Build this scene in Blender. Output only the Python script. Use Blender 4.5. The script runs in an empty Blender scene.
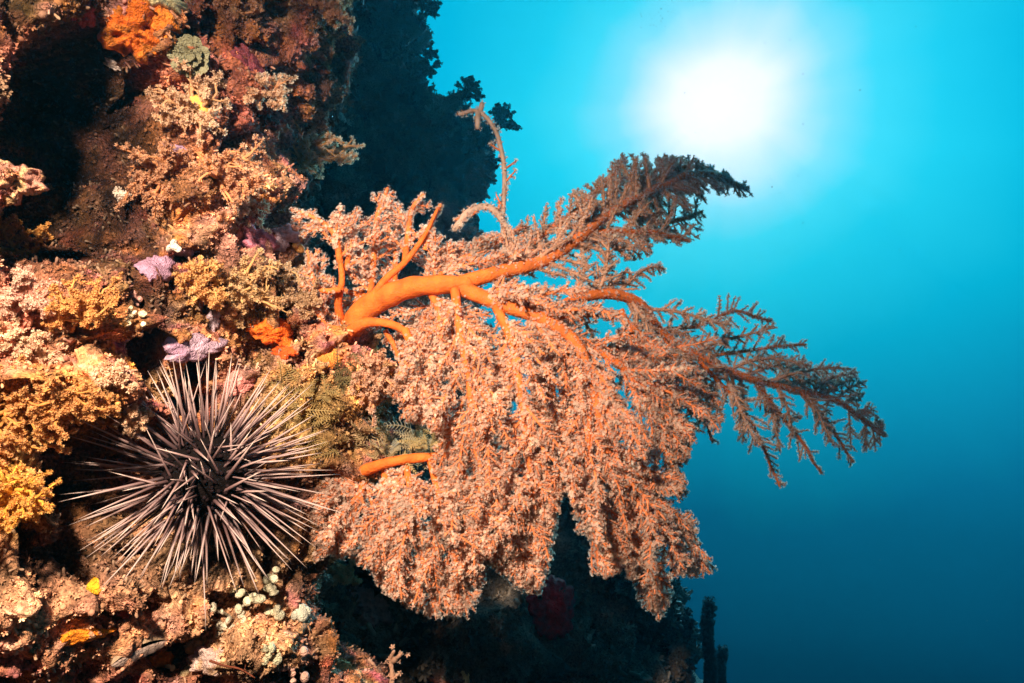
import bpy, math, random
import numpy as np
from mathutils import Vector, Matrix
from mathutils.bvhtree import BVHTree

random.seed(7)
rng = np.random.default_rng(11)
scene = bpy.context.scene
COL = scene.collection

# ------------------------------------------------------------------ camera
TANH = 0.70                                   # half the horizontal field of view
cam_d = bpy.data.cameras.new("camera")
cam_d.sensor_width = 36.0
cam_d.lens = 18.0 / TANH
cam_d.clip_start = 0.02
cam_d.clip_end = 200.0
cam = bpy.data.objects.new("camera", cam_d)
cam.rotation_euler = (math.radians(90), 0, 0)
COL.objects.link(cam)
scene.camera = cam

# ------------------------------------------------------------------ exposure
scene.view_settings.view_transform = 'Standard'
scene.view_settings.look = 'None'
scene.view_settings.exposure = 0.0
scene.view_settings.gamma = 1.0
scene.view_settings.use_curve_mapping = False
scene.cycles.use_denoising = True
scene.cycles.max_bounces = 5
scene.cycles.diffuse_bounces = 3
scene.cycles.sample_clamp_indirect = 4.0

# ------------------------------------------------------------------ open water (world) lit by the sun through the surface
SUN = Vector((0.284, 1.0, 0.326)).normalized()
world = bpy.data.worlds.new("World")
scene.world = world
world.use_nodes = True
wt = world.node_tree
wt.nodes.clear()


def wn(kind, **kw):
    n = wt.nodes.new(kind)
    for k, v in kw.items():
        setattr(n, k, v)
    return n


def wmath(op, a, b=None, clamp=False):
    n = wn('ShaderNodeMath', operation=op, use_clamp=clamp)
    for i, v in enumerate((a, b)):
        if v is None:
            continue
        if isinstance(v, (int, float)):
            n.inputs[i].default_value = v
        else:
            wt.links.new(v, n.inputs[i])
    return n.outputs[0]


def ramp_set(r, stops, interp='EASE'):
    r.interpolation = interp
    while len(r.elements) < len(stops):
        r.elements.new(0.5)
    for e, (p, c) in zip(r.elements, stops):
        e.position = p
        e.color = (c[0], c[1], c[2], 1)


tc = wn('ShaderNodeTexCoord')
sep = wn('ShaderNodeSeparateXYZ')
wt.links.new(tc.outputs['Generated'], sep.inputs[0])
noi = wn('ShaderNodeTexNoise')
noi.inputs['Scale'].default_value = 5.0
noi.inputs['Detail'].default_value = 3.0
wt.links.new(tc.outputs['Generated'], noi.inputs['Vector'])
dotn = wn('ShaderNodeVectorMath', operation='DOT_PRODUCT')
wt.links.new(tc.outputs['Generated'], dotn.inputs[0])
dotn.inputs[1].default_value = SUN
ang = wmath('ARCCOSINE', wmath('MINIMUM', dotn.outputs['Value'], 0.99999))
wob = wmath('MULTIPLY', wmath('SUBTRACT', noi.outputs['Fac'], 0.5), 0.10)
# uneven surface above: the glow breaks up into soft rays round the sun
perp = wn('ShaderNodeVectorMath', operation='SUBTRACT')
along = wn('ShaderNodeVectorMath', operation='SCALE')
along.inputs[0].default_value = SUN
wt.links.new(dotn.outputs['Value'], along.inputs['Scale'])
wt.links.new(tc.outputs['Generated'], perp.inputs[0])
wt.links.new(along.outputs[0], perp.inputs[1])
pnorm = wn('ShaderNodeVectorMath', operation='NORMALIZE')
wt.links.new(perp.outputs[0], pnorm.inputs[0])
ray = wn('ShaderNodeTexNoise')
ray.inputs['Scale'].default_value = 2.6
ray.inputs['Detail'].default_value = 3.0
wt.links.new(pnorm.outputs[0], ray.inputs['Vector'])
raym = wmath('ADD', wmath('MULTIPLY', wmath('SUBTRACT', ray.outputs['Fac'], 0.5), 0.34), 1.07)
ang2 = wmath('DIVIDE', wmath('ADD', wmath('MULTIPLY', ang, raym), wob), math.radians(50), clamp=True)
elev = wmath('MULTIPLY', wmath('ADD', sep.outputs['Z'], 1.0), 0.5, clamp=True)
base = wn('ShaderNodeValToRGB')
E = lambda z: (z + 1) / 2
ramp_set(base.color_ramp, [
    (E(-1.0), (0.0, 0.004, 0.012)), (E(-0.50), (0.0, 0.006, 0.02)), (E(-0.38), (0.0, 0.013, 0.038)),
    (E(-0.22), (0.0, 0.060, 0.135)), (E(-0.07), (0.001, 0.170, 0.345)), (E(0.08), (0.0, 0.32, 0.56)),
    (E(0.22), (0.0, 0.40, 0.68)), (E(0.45), (0.0, 0.36, 0.66)), (E(1.0), (0.05, 0.6, 0.9))], 'LINEAR')
wt.links.new(elev, base.inputs[0])
back = wn('ShaderNodeMapRange')               # the water away from the sun is darker
back.inputs['From Min'].default_value = -0.1
back.inputs['From Max'].default_value = 0.62
back.inputs['To Min'].default_value = 0.05
back.inputs['To Max'].default_value = 1.0
wt.links.new(dotn.outputs['Value'], back.inputs['Value'])
basem = wn('ShaderNodeVectorMath', operation='SCALE')
wt.links.new(base.outputs[0], basem.inputs[0])
wt.links.new(back.outputs[0], basem.inputs['Scale'])
glow = wn('ShaderNodeValToRGB')
A = lambda d: d / 50.0
ramp_set(glow.color_ramp, [
    (A(0), (1.35, 0.85, 0.6)), (A(3.0), (1.22, 0.78, 0.52)), (A(5.4), (0.72, 0.60, 0.42)), (A(8.0), (0.26, 0.47, 0.32)),
    (A(11), (0.06, 0.39, 0.27)), (A(15), (0.015, 0.29, 0.20)), (A(22), (0.0, 0.16, 0.12)), (A(34), (0.0, 0.02, 0.02)),
    (A(50), (0, 0, 0))], 'LINEAR')
wt.links.new(ang2, glow.inputs[0])
addn = wn('ShaderNodeVectorMath', operation='ADD')
wt.links.new(basem.outputs[0], addn.inputs[0])
wt.links.new(glow.outputs[0], addn.inputs[1])
bg = wn('ShaderNodeBackground')
bg.inputs['Strength'].default_value = 0.86
wt.links.new(addn.outputs[0], bg.inputs['Color'])
wo = wn('ShaderNodeOutputWorld')
wt.links.new(bg.outputs[0], wo.inputs['Surface'])

# the sun behind the water, filtered blue-green by it
sd = bpy.data.lights.new("sun", 'SUN')
sd.energy = 4.2
sd.angle = math.radians(12)
sd.color = (0.2, 0.75, 1.0)
sun = bpy.data.objects.new("sun", sd)
sun.rotation_euler = (-SUN).to_track_quat('-Z', 'Y').to_euler()
COL.objects.link(sun)


# the diver's warm strobe that lights the near reef in the photograph
def strobe(name, loc, aim, power, cone, color, radius):
    d = bpy.data.lights.new(name, 'SPOT')
    d.energy = power
    d.spot_size = math.radians(cone)
    d.spot_blend = 1.0
    d.shadow_soft_size = radius
    d.color = color
    o = bpy.data.objects.new(name, d)
    o.location = loc
    o.rotation_euler = (Vector(aim) - Vector(loc)).to_track_quat('-Z', 'Y').to_euler()
    COL.objects.link(o)


strobe("strobe", (-0.30, 0.02, 0.44), (-0.26, 1.0, -0.16), 158.0, 74, (1.0, 0.80, 0.60), 0.03)


# ------------------------------------------------------------------ helpers
def at(px, py, Y):
    k = TANH / 512.0 * Y
    return np.array([(px - 512.0) * k, Y, (341.5 - py) * k])


def proj(P):
    Y = np.maximum(P[..., 1], 0.05)
    k = TANH / 512.0 * Y
    return 512.0 + P[..., 0] / k, 341.5 - P[..., 2] / k


def _hash(ix, iy, iz, seed):
    h = (ix * 374761393 + iy * 668265263 + iz * 2246822519 + seed * 3266489917) & 0xffffffff
    h = ((h ^ (h >> 13)) * 1274126177) & 0xffffffff
    h = ((h ^ (h >> 16)) * 2654435761) & 0xffffffff
    return h ^ (h >> 15)


def pn(P, freq, seed=0):
    p = np.asarray(P, float) * freq + 31.7
    i = np.floor(p).astype(np.int64)
    f = p - i
    u = f * f * f * (f * (f * 6 - 15) + 10)
    out = 0
    for dx in (0, 1):
        wx = u[..., 0] if dx else 1 - u[..., 0]
        for dy in (0, 1):
            wy = u[..., 1] if dy else 1 - u[..., 1]
            for dz in (0, 1):
                wz = u[..., 2] if dz else 1 - u[..., 2]
                h = _hash(i[..., 0] + dx, i[..., 1] + dy, i[..., 2] + dz, seed)
                g = ((h & 1023) / 511.5 - 1) * (f[..., 0] - dx) + (((h >> 10) & 1023) / 511.5 - 1) * (f[..., 1] - dy) \
                    + (((h >> 20) & 1023) / 511.5 - 1) * (f[..., 2] - dz)
                out = out + wx * wy * wz * g
    return out * 1.5


def fbm(P, freq, octv=4, seed=0, gain=0.5):
    s, a, n = 0, 1.0, 0
    for o in range(octv):
        s = s + a * pn(P, freq * 2.03 ** o, seed + o * 17)
        n += a
        a *= gain
    return s / n * 1.6


def worley(P, freq, seed=0):
    p = np.asarray(P, float) * freq + 17.3
    i = np.floor(p).astype(np.int64)
    best = np.full(p.shape[:-1], 9.0)
    for dx in (-1, 0, 1):
        for dy in (-1, 0, 1):
            for dz in (-1, 0, 1):
                c = i + np.array([dx, dy, dz])
                h = _hash(c[..., 0], c[..., 1], c[..., 2], seed)
                q = np.stack([(h & 1023) / 1023., ((h >> 10) & 1023) / 1023., ((h >> 20) & 1023) / 1023.], -1)
                best = np.minimum(best, ((c + q - p) ** 2).sum(-1))
    return np.sqrt(best)


def unit(v):
    v = np.asarray(v, float)
    return v / np.maximum(np.linalg.norm(v, axis=-1, keepdims=True), 1e-9)


class MB:
    """collects vertices, faces and vertex pigment, links them as one mesh object"""

    def __init__(self):
        self.v, self.f, self.c, self.n = [], [], [], 0

    def add(self, V, F, C=(1, 1, 1)):
        V = np.asarray(V, float).reshape(-1, 3)
        C = np.asarray(C, float)
        if C.ndim == 1:
            C = np.tile(C, (len(V), 1))
        self.v.append(V)
        self.c.append(C)
        self.f.append(np.asarray(F, np.int64) + self.n)
        self.n += len(V)

    def many(self, V, F, C):
        """V (N,k,3), the same faces F (m,s) for each, C (N,3) or (N,k,3)"""
        N, k, _ = V.shape
        if N == 0:
            return
        if C.ndim == 2:
            C = np.repeat(C[:, None, :], k, 1)
        FF = (np.asarray(F)[None] + (np.arange(N) * k)[:, None, None]).reshape(-1, np.asarray(F).shape[1])
        self.add(V.reshape(-1, 3), FF, C.reshape(-1, 3))

    def build(self, name, mat, parent=None, smooth=True, origin=None):
        V = np.concatenate(self.v)
        C = np.concatenate(self.c)
        if origin is not None:
            V = V - np.asarray(origin)
        me = bpy.data.meshes.new(name)
        me.vertices.add(len(V))
        me.vertices.foreach_set('co', V.astype(np.float32).ravel())
        sizes = np.concatenate([np.full(len(f), f.shape[1]) for f in self.f])
        loops = np.concatenate([f.ravel() for f in self.f])
        me.loops.add(len(loops))
        me.loops.foreach_set('vertex_index', loops.astype(np.int32))
        me.polygons.add(len(sizes))
        start = np.concatenate([[0], np.cumsum(sizes)[:-1]])
        me.polygons.foreach_set('loop_start', start.astype(np.int32))
        me.polygons.foreach_set('loop_total', sizes.astype(np.int32))
        me.polygons.foreach_set('use_smooth', np.full(len(sizes), smooth))
        att = me.color_attributes.new('pigment', 'FLOAT_COLOR', 'POINT')
        att.data.foreach_set('color', np.concatenate([np.clip(C, 0, 1), np.ones((len(C), 1))], 1).astype(np.float32).ravel())
        me.update(calc_edges=True)
        me.materials.append(mat)
        o = bpy.data.objects.new(name, me)
        COL.objects.link(o)
        if parent is not None:
            o.parent = parent
        return o


def tube(mb, pts, rad, col, sides=6, cap=True):
    pts = np.asarray(pts, float)
    n = len(pts)
    rad = np.broadcast_to(np.asarray(rad, float), (n,))
    T = unit(np.gradient(pts, axis=0))
    ref = np.array([0.31, 0.2, 0.93]) if abs(T[0][2]) < 0.8 else np.array([1.0, 0.1, 0])
    U = unit(np.cross(T, ref))
    W = np.cross(T, U)
    a = np.arange(sides) / sides * 2 * np.pi
    ring = (np.cos(a)[None, :, None] * U[:, None] + np.sin(a)[None, :, None] * W[:, None]) * rad[:, None, None] + pts[:, None]
    V = ring.reshape(-1, 3)
    j = np.arange(sides)
    F = []
    for i in range(n - 1):
        F.append(np.stack([i * sides + j, i * sides + (j + 1) % sides, (i + 1) * sides + (j + 1) % sides, (i + 1) * sides + j], 1))
    col = np.asarray(col, float)
    if col.ndim == 2:
        C = np.repeat(col, sides, 0)
    else:
        C = np.tile(col, (len(V), 1))
    n0 = mb.n
    mb.add(V, np.concatenate(F), C)
    if cap:
        e = pts[-1] + T[-1] * rad[-1] * 0.8
        cap_i = np.array([[(n - 1) * sides + q, (n - 1) * sides + (q + 1) % sides] for q in range(sides)])
        mb.v.append(e[None]); mb.c.append(C[-1:]); mb.n += 1
        mb.f.append(np.concatenate([cap_i, np.full((sides, 1), len(V))], 1) + n0)


def smooth_line(ctrl, n):
    """Catmull-Rom through control rows (any number of columns)"""
    c = np.asarray(ctrl, float)
    c = np.vstack([2 * c[0] - c[1], c, 2 * c[-1] - c[-2]])
    m = len(c) - 3
    t = np.linspace(0, m - 1e-6, n)
    i = t.astype(int)
    f = (t - i)[:, None]
    p0, p1, p2, p3 = c[i], c[i + 1], c[i + 2], c[i + 3]
    return 0.5 * (2 * p1 + (p2 - p0) * f + (2 * p0 - 5 * p1 + 4 * p2 - p3) * f ** 2 + (3 * p1 - p0 - 3 * p2 + p3) * f ** 3)


def frames(Nv):
    Nv = unit(Nv)
    ref = np.where(np.abs(Nv[:, 2:3]) < 0.9, np.array([[0, 0, 1.0]]), np.array([[1.0, 0, 0]]))
    X = unit(np.cross(ref, Nv))
    Y = np.cross(Nv, X)
    a = rng.uniform(0, 2 * np.pi, len(Nv))[:, None]
    X2 = X * np.cos(a) + Y * np.sin(a)
    Y2 = -X * np.sin(a) + Y * np.cos(a)
    return np.stack([X2, Y2, Nv], 2)          # columns are the local axes


def place(template, P, R, S):
    """template (k,3) -> (N,k,3)"""
    S = np.asarray(S)
    if S.ndim == 1:
        S = S[:, None]
    return np.einsum('nij,nkj->nki', R, template[None] * S[:, None, :]) + P[:, None]


# templates
def ico(sub):
    import bmesh
    bm = bmesh.new()
    bmesh.ops.create_icosphere(bm, subdivisions=sub, radius=1.0)
    V = np.array([v.co[:] for v in bm.verts])
    F = np.array([[v.index for v in f.verts] for f in bm.faces])
    bm.free()
    return V, F


ICO1, ICO1F = ico(1)
ICO2, ICO2F = ico(2)


def star_template(n=8, cup=0.55, stalk=0.9, wid=0.20):
    V, F, tip = [], [], []
    s = 0.30
    for i in range(3):                         # stalk
        a = i * 2 * np.pi / 3
        V += [(s * 0.7 * np.cos(a), s * 0.7 * np.sin(a), -stalk), (s * np.cos(a), s * np.sin(a), 0)]
        tip += [0, 0.4]
    for i in range(3):
        a, b = 2 * i, 2 * ((i + 1) % 3)
        F += [(a, b, b + 1), (a, b + 1, a + 1)]
    F += [(1, 3, 5)]
    for i in range(n):                         # tentacles
        a = i * 2 * np.pi / n
        d = np.array([np.cos(a), np.sin(a), 0])
        e = np.array([-np.sin(a), np.cos(a), 0])
        k = len(V)
        V += [tuple(d * 0.18 - e * wid * 0.8), tuple(d * 0.18 + e * wid * 0.8), tuple(d * 0.72 + e * wid + np.array([0, 0, cup * 0.7])),
              tuple(d * 0.72 - e * wid + np.array([0, 0, cup * 0.7])), tuple(d * 1.05 + np.array([0, 0, cup * 0.75]))]
        tip += [0.5, 0.5, 0.9, 0.9, 1.0]
        F += [(k, k + 1, k + 2), (k, k + 2, k + 3), (k + 3, k + 2, k + 4)]
    return np.array(V, float), np.array(F), np.array(tip)


STAR, STARF, START = star_template(7, 0.40, 1.5, 0.15)
STAR5, STAR5F, STAR5T = star_template(5, 0.8, 0.7, 0.26)


# ------------------------------------------------------------------ materials
def material(name, rough=0.75, spec=0.25, noise=0.25, scale=60.0, bump=0.0, bscale=180.0, sss=0.0, tint=(1, 1, 1), trans=0.0):
    m = bpy.data.materials.new(name)
    m.use_nodes = True
    t = m.node_tree
    b = t.nodes['Principled BSDF']
    b.inputs['Roughness'].default_value = rough
    b.inputs['Specular IOR Level'].default_value = spec
    at_ = t.nodes.new('ShaderNodeVertexColor')
    at_.layer_name = 'pigment'
    g = t.nodes.new('ShaderNodeTexCoord')
    nz = t.nodes.new('ShaderNodeTexNoise')
    nz.inputs['Scale'].default_value = scale
    nz.inputs['Detail'].default_value = 4
    t.links.new(g.outputs['Object'], nz.inputs['Vector'])
    mr = t.nodes.new('ShaderNodeMapRange')
    mr.inputs['From Min'].default_value = 0.25
    mr.inputs['From Max'].default_value = 0.75
    mr.inputs['To Min'].default_value = 1 - noise
    mr.inputs['To Max'].default_value = 1 + noise
    t.links.new(nz.outputs['Fac'], mr.inputs['Value'])
    mx = t.nodes.new('ShaderNodeVectorMath')
    mx.operation = 'SCALE'
    t.links.new(at_.outputs['Color'], mx.inputs[0])
    t.links.new(mr.outputs[0], mx.inputs['Scale'])
    t.links.new(mx.outputs[0], b.inputs['Base Color'])
    if bump:
        n2 = t.nodes.new('ShaderNodeTexNoise')
        n2.inputs['Scale'].default_value = bscale
        n2.inputs['Detail'].default_value = 3
        t.links.new(g.outputs['Object'], n2.inputs['Vector'])
        bp = t.nodes.new('ShaderNodeBump')
        bp.inputs['Strength'].default_value = bump
        bp.inputs['Distance'].default_value = 0.007
        t.links.new(n2.outputs['Fac'], bp.inputs['Height'])
        t.links.new(bp.outputs[0], b.inputs['Normal'])
    if trans:
        tr = t.nodes.new('ShaderNodeBsdfTranslucent')
        t.links.new(mx.outputs[0], tr.inputs['Color'])
        ms = t.nodes.new('ShaderNodeMixShader')
        ms.inputs[0].default_value = trans
        t.links.new(b.outputs[0], ms.inputs[1])
        t.links.new(tr.outputs[0], ms.inputs[2])
        t.links.new(ms.outputs[0], t.nodes['Material Output'].inputs['Surface'])
    return m


M_ROCK = material('reef_rock', 0.85, 0.12, 0.8, 230, 1.0, 420)
M_GROWTH = material('encrusting', 0.7, 0.25, 0.3, 120, 0.3, 500)
M_SPONGE = material('sponge_skin', 0.7, 0.25, 0.28, 110, 0.8, 420)
M_BRANCH = material('coral_branch', 0.7, 0.2, 0.38, 55, 0.4, 320, trans=0.22)
M_POLYP = material('coral_polyp', 0.6, 0.2, 0.12, 60, 0, 0, trans=0.5)
M_SPINE = material('urchin_spine', 0.4, 0.5, 0.25, 90, 0.2, 600)
M_DARK = material('urchin_test', 0.8, 0.08, 0.3, 90, 0.5, 400)
M_SHELL = material('shell', 0.5, 0.35, 0.3, 80, 0.5, 300)


# ------------------------------------------------------------------ tagging
def tag(o, label=None, cat=None, group=None, kind=None):
    if label: o['label'] = label
    if cat: o['category'] = cat
    if group: o['group'] = group
    if kind: o['kind'] = kind
    return o


def empty(name, M, label=None, cat=None, group=None):
    e = bpy.data.objects.new(name, None)
    e.empty_display_size = 0.02
    e.matrix_world = M
    COL.objects.link(e)
    return tag(e, label, cat, group)


# ------------------------------------------------------------------ the reef wall
rows = np.concatenate([np.linspace(-2.0, -0.50, 60, endpoint=False), np.linspace(-0.50, 0.50, 330, endpoint=False), np.linspace(0.50, 2.1, 90)])
zt = [-2.0, -1.3, -0.8, -0.62, -0.45, -0.30, 0.0, 0.28, 0.48, 0.72, 0.89, 1.03, 1.167, 1.6, 2.2]
ept = [770, 715, 640, 600, 548, 496, 440, 446, 456, 458, 424, 398, 392, 386, 380]
yft = [1.65, 1.65, 1.7, 1.75, 1.85, 2.0, 2.4, 2.5, 2.5, 2.5, 2.5, 2.5, 2.5, 2.5, 2.5]
npy = [(-2.0, 380), (-0.47, 350), (-0.35, 325), (-0.22, 335), (-0.15, 362), (-0.07, 368), (0.0, 340), (0.06, 312), (0.19, 268), (0.30, 258), (0.38, 268), (0.46, 310), (2.2, 325)]
near_x = lambda z: np.interp(z, [a for a, b in npy], [b for a, b in npy])


def plan(z):
    ex, yf = np.interp(z, zt, ept), np.interp(z, zt, yft)
    nx = near_x(z)
    low = np.clip((-0.2 - z) / 0.3, 0, 1)
    P = [(-1.6, -1.2), (-1.05, 0.0), (-0.80, 0.42)]
    for px, Y in ((0, 0.72), (150, 0.86), (nx - 25, 0.98), (nx, 1.06), (nx + 6, 1.2), (nx + 2 - 10 * (1 - low), 1.42),
                  (ex - 110 + 20 * low, yf - 0.35), (ex - 30, yf - 0.1), (ex, yf + 0.1), (ex - 20, yf + 0.45), (ex - 110, yf + 1.2)):
        P.append(((px - 512) * TANH / 512 * Y, Y))
    P.append((-3.0, 6.5))
    return P


tk = np.array([0, 1, 2, 3, 4, 5, 5.5, 6, 6.6, 7.6, 8.4, 9, 9.6, 10.4, 11.4])
cols = np.concatenate([np.linspace(0, 2.7, 30, endpoint=False), np.linspace(2.7, 5.9, 330, endpoint=False), np.linspace(5.9, 9.8, 190, endpoint=False),
                       np.linspace(9.8, 11.4, 30)])
grid = np.zeros((len(rows), len(cols), 3))
lin = np.interp(cols, tk, np.arange(len(tk)))
for r, z in enumerate(rows):
    c = np.array(plan(z))
    c = np.vstack([2 * c[0] - c[1], c, 2 * c[-1] - c[-2]])
    i = np.minimum(lin.astype(int), len(tk) - 2)
    f = (lin - i)[:, None]
    p0, p1, p2, p3 = c[i], c[i + 1], c[i + 2], c[i + 3]
    m1, m2 = 0.5 * (p2 - p0), 0.5 * (p3 - p1)
    h = (2 * f ** 3 - 3 * f ** 2 + 1) * p1 + (f ** 3 - 2 * f ** 2 + f) * m1 * 0.8 + (-2 * f ** 3 + 3 * f ** 2) * p2 + (f ** 3 - f ** 2) * m2 * 0.8
    grid[r, :, :2] = h
    grid[r, :, 2] = z


def grid_normals(G):
    n = unit(np.cross(np.gradient(G, axis=1), np.gradient(G, axis=0)))
    r0, c0 = len(rows) // 2, int(np.argmin(np.abs(cols - 4)))
    return n if (n[r0, c0] * -G[r0, c0]).sum() > 0 else -n


N0 = grid_normals(grid)
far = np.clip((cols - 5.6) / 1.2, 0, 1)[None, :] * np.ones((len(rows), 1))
gx, gy = proj(grid)
nearw = (1 - far) * (grid[..., 1] > 0.35)
BUMPS = [  # px, py, rx, ry, metres out of the wall
    (90, 138, 74, 100, -0.42), (80, 228, 80, 36, -0.16), (-6, 182, 36, 36, 0.03), (170, 190, 95, 16, 0.05), (45, 400, 75, 34, 0.075), (92, 485, 56, 60, -0.10),
    (130, 345, 14, 48, -0.08), (186, 352, 40, 22, 0.04), (30, 620, 130, 60, 0.035), (214, 25, 10, 55, -0.10), (352, 600, 32, 55, -0.10), (85, 318, 50, 16, 0.04),
    (10, 245, 50, 14, 0.05), (205, 480, 62, 60, -0.03), (250, 622, 60, 50, 0.04), (130, 408, 24, 14, 0.05), (15, 500, 28, 34, 0.05), (262, 350, 26, 20, -0.05),
    (200, 285, 24, 20, 0.02), (320, 150, 40, 25, 0.03), (240, 645, 70, 30, 0.03), (155, 655, 30, 10, -0.03), (60, 60, 40, 30, -0.1)]
disp = np.zeros(gx.shape)
for bx, by, rx, ry, am in BUMPS:
    q = ((gx - bx) / rx) ** 2 + ((gy - by) / ry) ** 2
    disp += am * np.exp(-q ** (2.6 if am < -0.2 else 1.5)) * nearw
ns = 1 + far * 0.0
warp = np.stack([fbm(grid, 9, 2, 91), fbm(grid, 9, 2, 92), fbm(grid, 9, 2, 93)], -1) * 0.03
Gw = grid + warp
d_near = fbm(Gw, 5, 3, 1) * 0.030 + np.abs(fbm(Gw, 16, 3, 5)) * 0.042 + fbm(Gw, 48, 3, 9) * 0.011
pit = worley(Gw, 24, 3)
d_near += 0.010 - 0.020 * np.clip(1 - pit * 1.6, 0, 1) + 0.004 * worley(Gw, 75, 8)
holes = np.clip(fbm(Gw, 19, 2, 33) - 0.20, 0, 1)
d_near -= holes * 0.24
d_far = fbm(grid, 1.9, 4, 41) * 0.20 + np.abs(fbm(grid, 6, 3, 45)) * 0.12 + fbm(grid, 20, 3, 49) * 0.05
disp += d_near * (1 - far) + d_far * far
G = grid + N0 * disp[..., None]
NW = grid_normals(G)


PIG_SHADE_Z = [  # pigment zones of the encrusting life, plus shade painted into two recesses: px, py, rx, ry, rgb
    (45, 405, 80, 40, (0.80, 0.40, 0.08)), (12, 500, 30, 45, (0.85, 0.48, 0.06)), (8, 242, 45, 18, (0.80, 0.45, 0.10)),
    (95, 315, 50, 18, (0.75, 0.33, 0.10)), (35, 300, 50, 60, (0.62, 0.28, 0.20)), (60, 600, 130, 70, (0.78, 0.43, 0.28)),
    (90, 490, 50, 60, (0.16, 0.08, 0.035)), (250, 300, 40, 60, (0.50, 0.30, 0.13)),  # first zone: shade below the ledge painted in dark brown
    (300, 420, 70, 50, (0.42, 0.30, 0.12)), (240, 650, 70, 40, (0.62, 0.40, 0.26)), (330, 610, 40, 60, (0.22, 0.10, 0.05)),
    (200, 120, 50, 60, (0.60, 0.30, 0.18)), (150, 330, 24, 60, (0.05, 0.025, 0.015)), (230, 90, 60, 60, (0.30, 0.09, 0.08)),  # second zone: shade of the small hollow painted near black
    (205, 560, 100, 40, (0.55, 0.38, 0.25)), (180, 190, 90, 22, (0.55, 0.27, 0.14)), (255, 245, 50, 30, (0.50, 0.24, 0.22))]
PAL = np.array([(0.55, 0.25, 0.10), (0.52, 0.20, 0.17), (0.64, 0.44, 0.26), (0.14, 0.06, 0.035), (0.34, 0.23, 0.09), (0.45, 0.27, 0.30), (0.72, 0.30, 0.06), (0.30, 0.05, 0.045), (0.36, 0.11, 0.18)])


def pigment(P, fr):
    px, py = proj(P)
    w = np.stack([np.exp(5 * fbm(P, 13 + i * 2, 3, 200 + 7 * i)) for i in range(len(PAL))], -1)
    w[..., 3] *= 1.2
    w[..., 6] *= 0.6
    w[..., 7:] *= 0.8
    w[..., 2] *= 1.25
    w /= w.sum(-1, keepdims=True)
    c = w @ PAL
    for zx, zy, rx, ry, zc in PIG_SHADE_Z:
        q = np.exp(-((((px - zx) / rx) ** 2 + ((py - zy) / ry) ** 2) ** 1.5)) * (P[..., 1] > 0.3)
        c = c * (1 - 0.72 * q[..., None]) + np.array(zc) * 0.72 * q[..., None]
    # shade of the hollow, painted blackish brown into the wall colour
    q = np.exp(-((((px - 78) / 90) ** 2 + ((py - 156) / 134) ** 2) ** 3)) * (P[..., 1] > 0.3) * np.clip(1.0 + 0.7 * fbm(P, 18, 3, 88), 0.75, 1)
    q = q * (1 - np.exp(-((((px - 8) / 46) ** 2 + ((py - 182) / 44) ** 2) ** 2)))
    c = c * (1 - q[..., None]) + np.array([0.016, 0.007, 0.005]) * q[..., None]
    c = np.clip(c, 0, 1) ** 1.12 * np.array([1.05, 1.0, 0.90])
    c = c * (1 + 0.6 * fbm(P, 60, 2, 77))[..., None] * np.clip(1.0 + 1.1 * fbm(P, 9, 3, 66), 0.3, 1.6)[..., None]
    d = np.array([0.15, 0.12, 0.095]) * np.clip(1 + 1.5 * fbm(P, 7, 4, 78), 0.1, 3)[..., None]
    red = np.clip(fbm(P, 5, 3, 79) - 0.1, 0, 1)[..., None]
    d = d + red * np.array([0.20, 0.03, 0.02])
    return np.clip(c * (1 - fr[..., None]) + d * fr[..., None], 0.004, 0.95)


mb = MB()
R_, C_ = len(rows), len(cols)
idx = np.arange(R_ * C_).reshape(R_, C_)
WF = np.stack([idx[:-1, :-1], idx[:-1, 1:], idx[1:, 1:], idx[1:, :-1]], -1).reshape(-1, 4)
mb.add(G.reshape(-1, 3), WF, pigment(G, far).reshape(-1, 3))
wall = mb.build('reef_wall', M_ROCK)
tag(wall, 'craggy reef wall crusted with orange, pink and brown growth', 'reef', None, 'structure')
sel = ((grid[..., 1] > 0.3) & (np.abs(grid[..., 2]) < 1.5))[:-1, :-1].reshape(-1)
BVH = BVHTree.FromPolygons([tuple(v) for v in G.reshape(-1, 3)], [tuple(f) for f in WF[sel]])


def hit(px, py):
    d = Vector(at(px, py, 1.0)).normalized()
    p, n, i, t = BVH.ray_cast(Vector((0, 0, 0)) + d * 0.2, d)
    if p is None:
        return hit(px - 4, py)
    if n.dot(d) > 0:
        n = -n
    return p, n


def seat(px, py, face=0.4, up=0.0):
    """frame on the wall under a pixel: z axis mixes the wall's normal and the open water side"""
    p, n = hit(px, py)
    ns_ = Vector((0, 0, 0))
    for dx, dy in ((-9, 0), (9, 0), (0, -9), (0, 9)):
        q, m = hit(px + dx, py + dy)
        ns_ += m
    z = (ns_.normalized() + Vector((0.35, -0.9, 0)) * face + Vector((0, 0, up))).normalized()
    x = Vector((0, 0, 1)).cross(z).normalized()
    y = z.cross(x)
    return p, Matrix(((x.x, y.x, z.x, p.x), (x.y, y.y, z.y, p.y), (x.z, y.z, z.z, p.z), (0, 0, 0, 1)))


# ------------------------------------------------------------------ encrusting life nobody could count
flatP, flatN, flatF = G.reshape(-1, 3), NW.reshape(-1, 3), far.reshape(-1)


KEEP_CLEAR = [(184, 351, 31, 17), (154, 267, 17, 20), (184, 252, 12, 10), (213, 318, 10, 15), (284, 238, 16, 16), (260, 240, 18, 20), (237, 384, 18, 15), (83, 637, 24, 11),
              (95, 586, 9, 12), (271, 333, 25, 16), (133, 32, 28, 32), (160, 18, 22, 14), (142, 652, 40, 18), (176, 150, 14, 9), (125, 613, 8, 7), (158, 664, 12, 10), (190, 57, 24, 26),
              (328, 358, 14, 12), (92, 364, 15, 22)]


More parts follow.
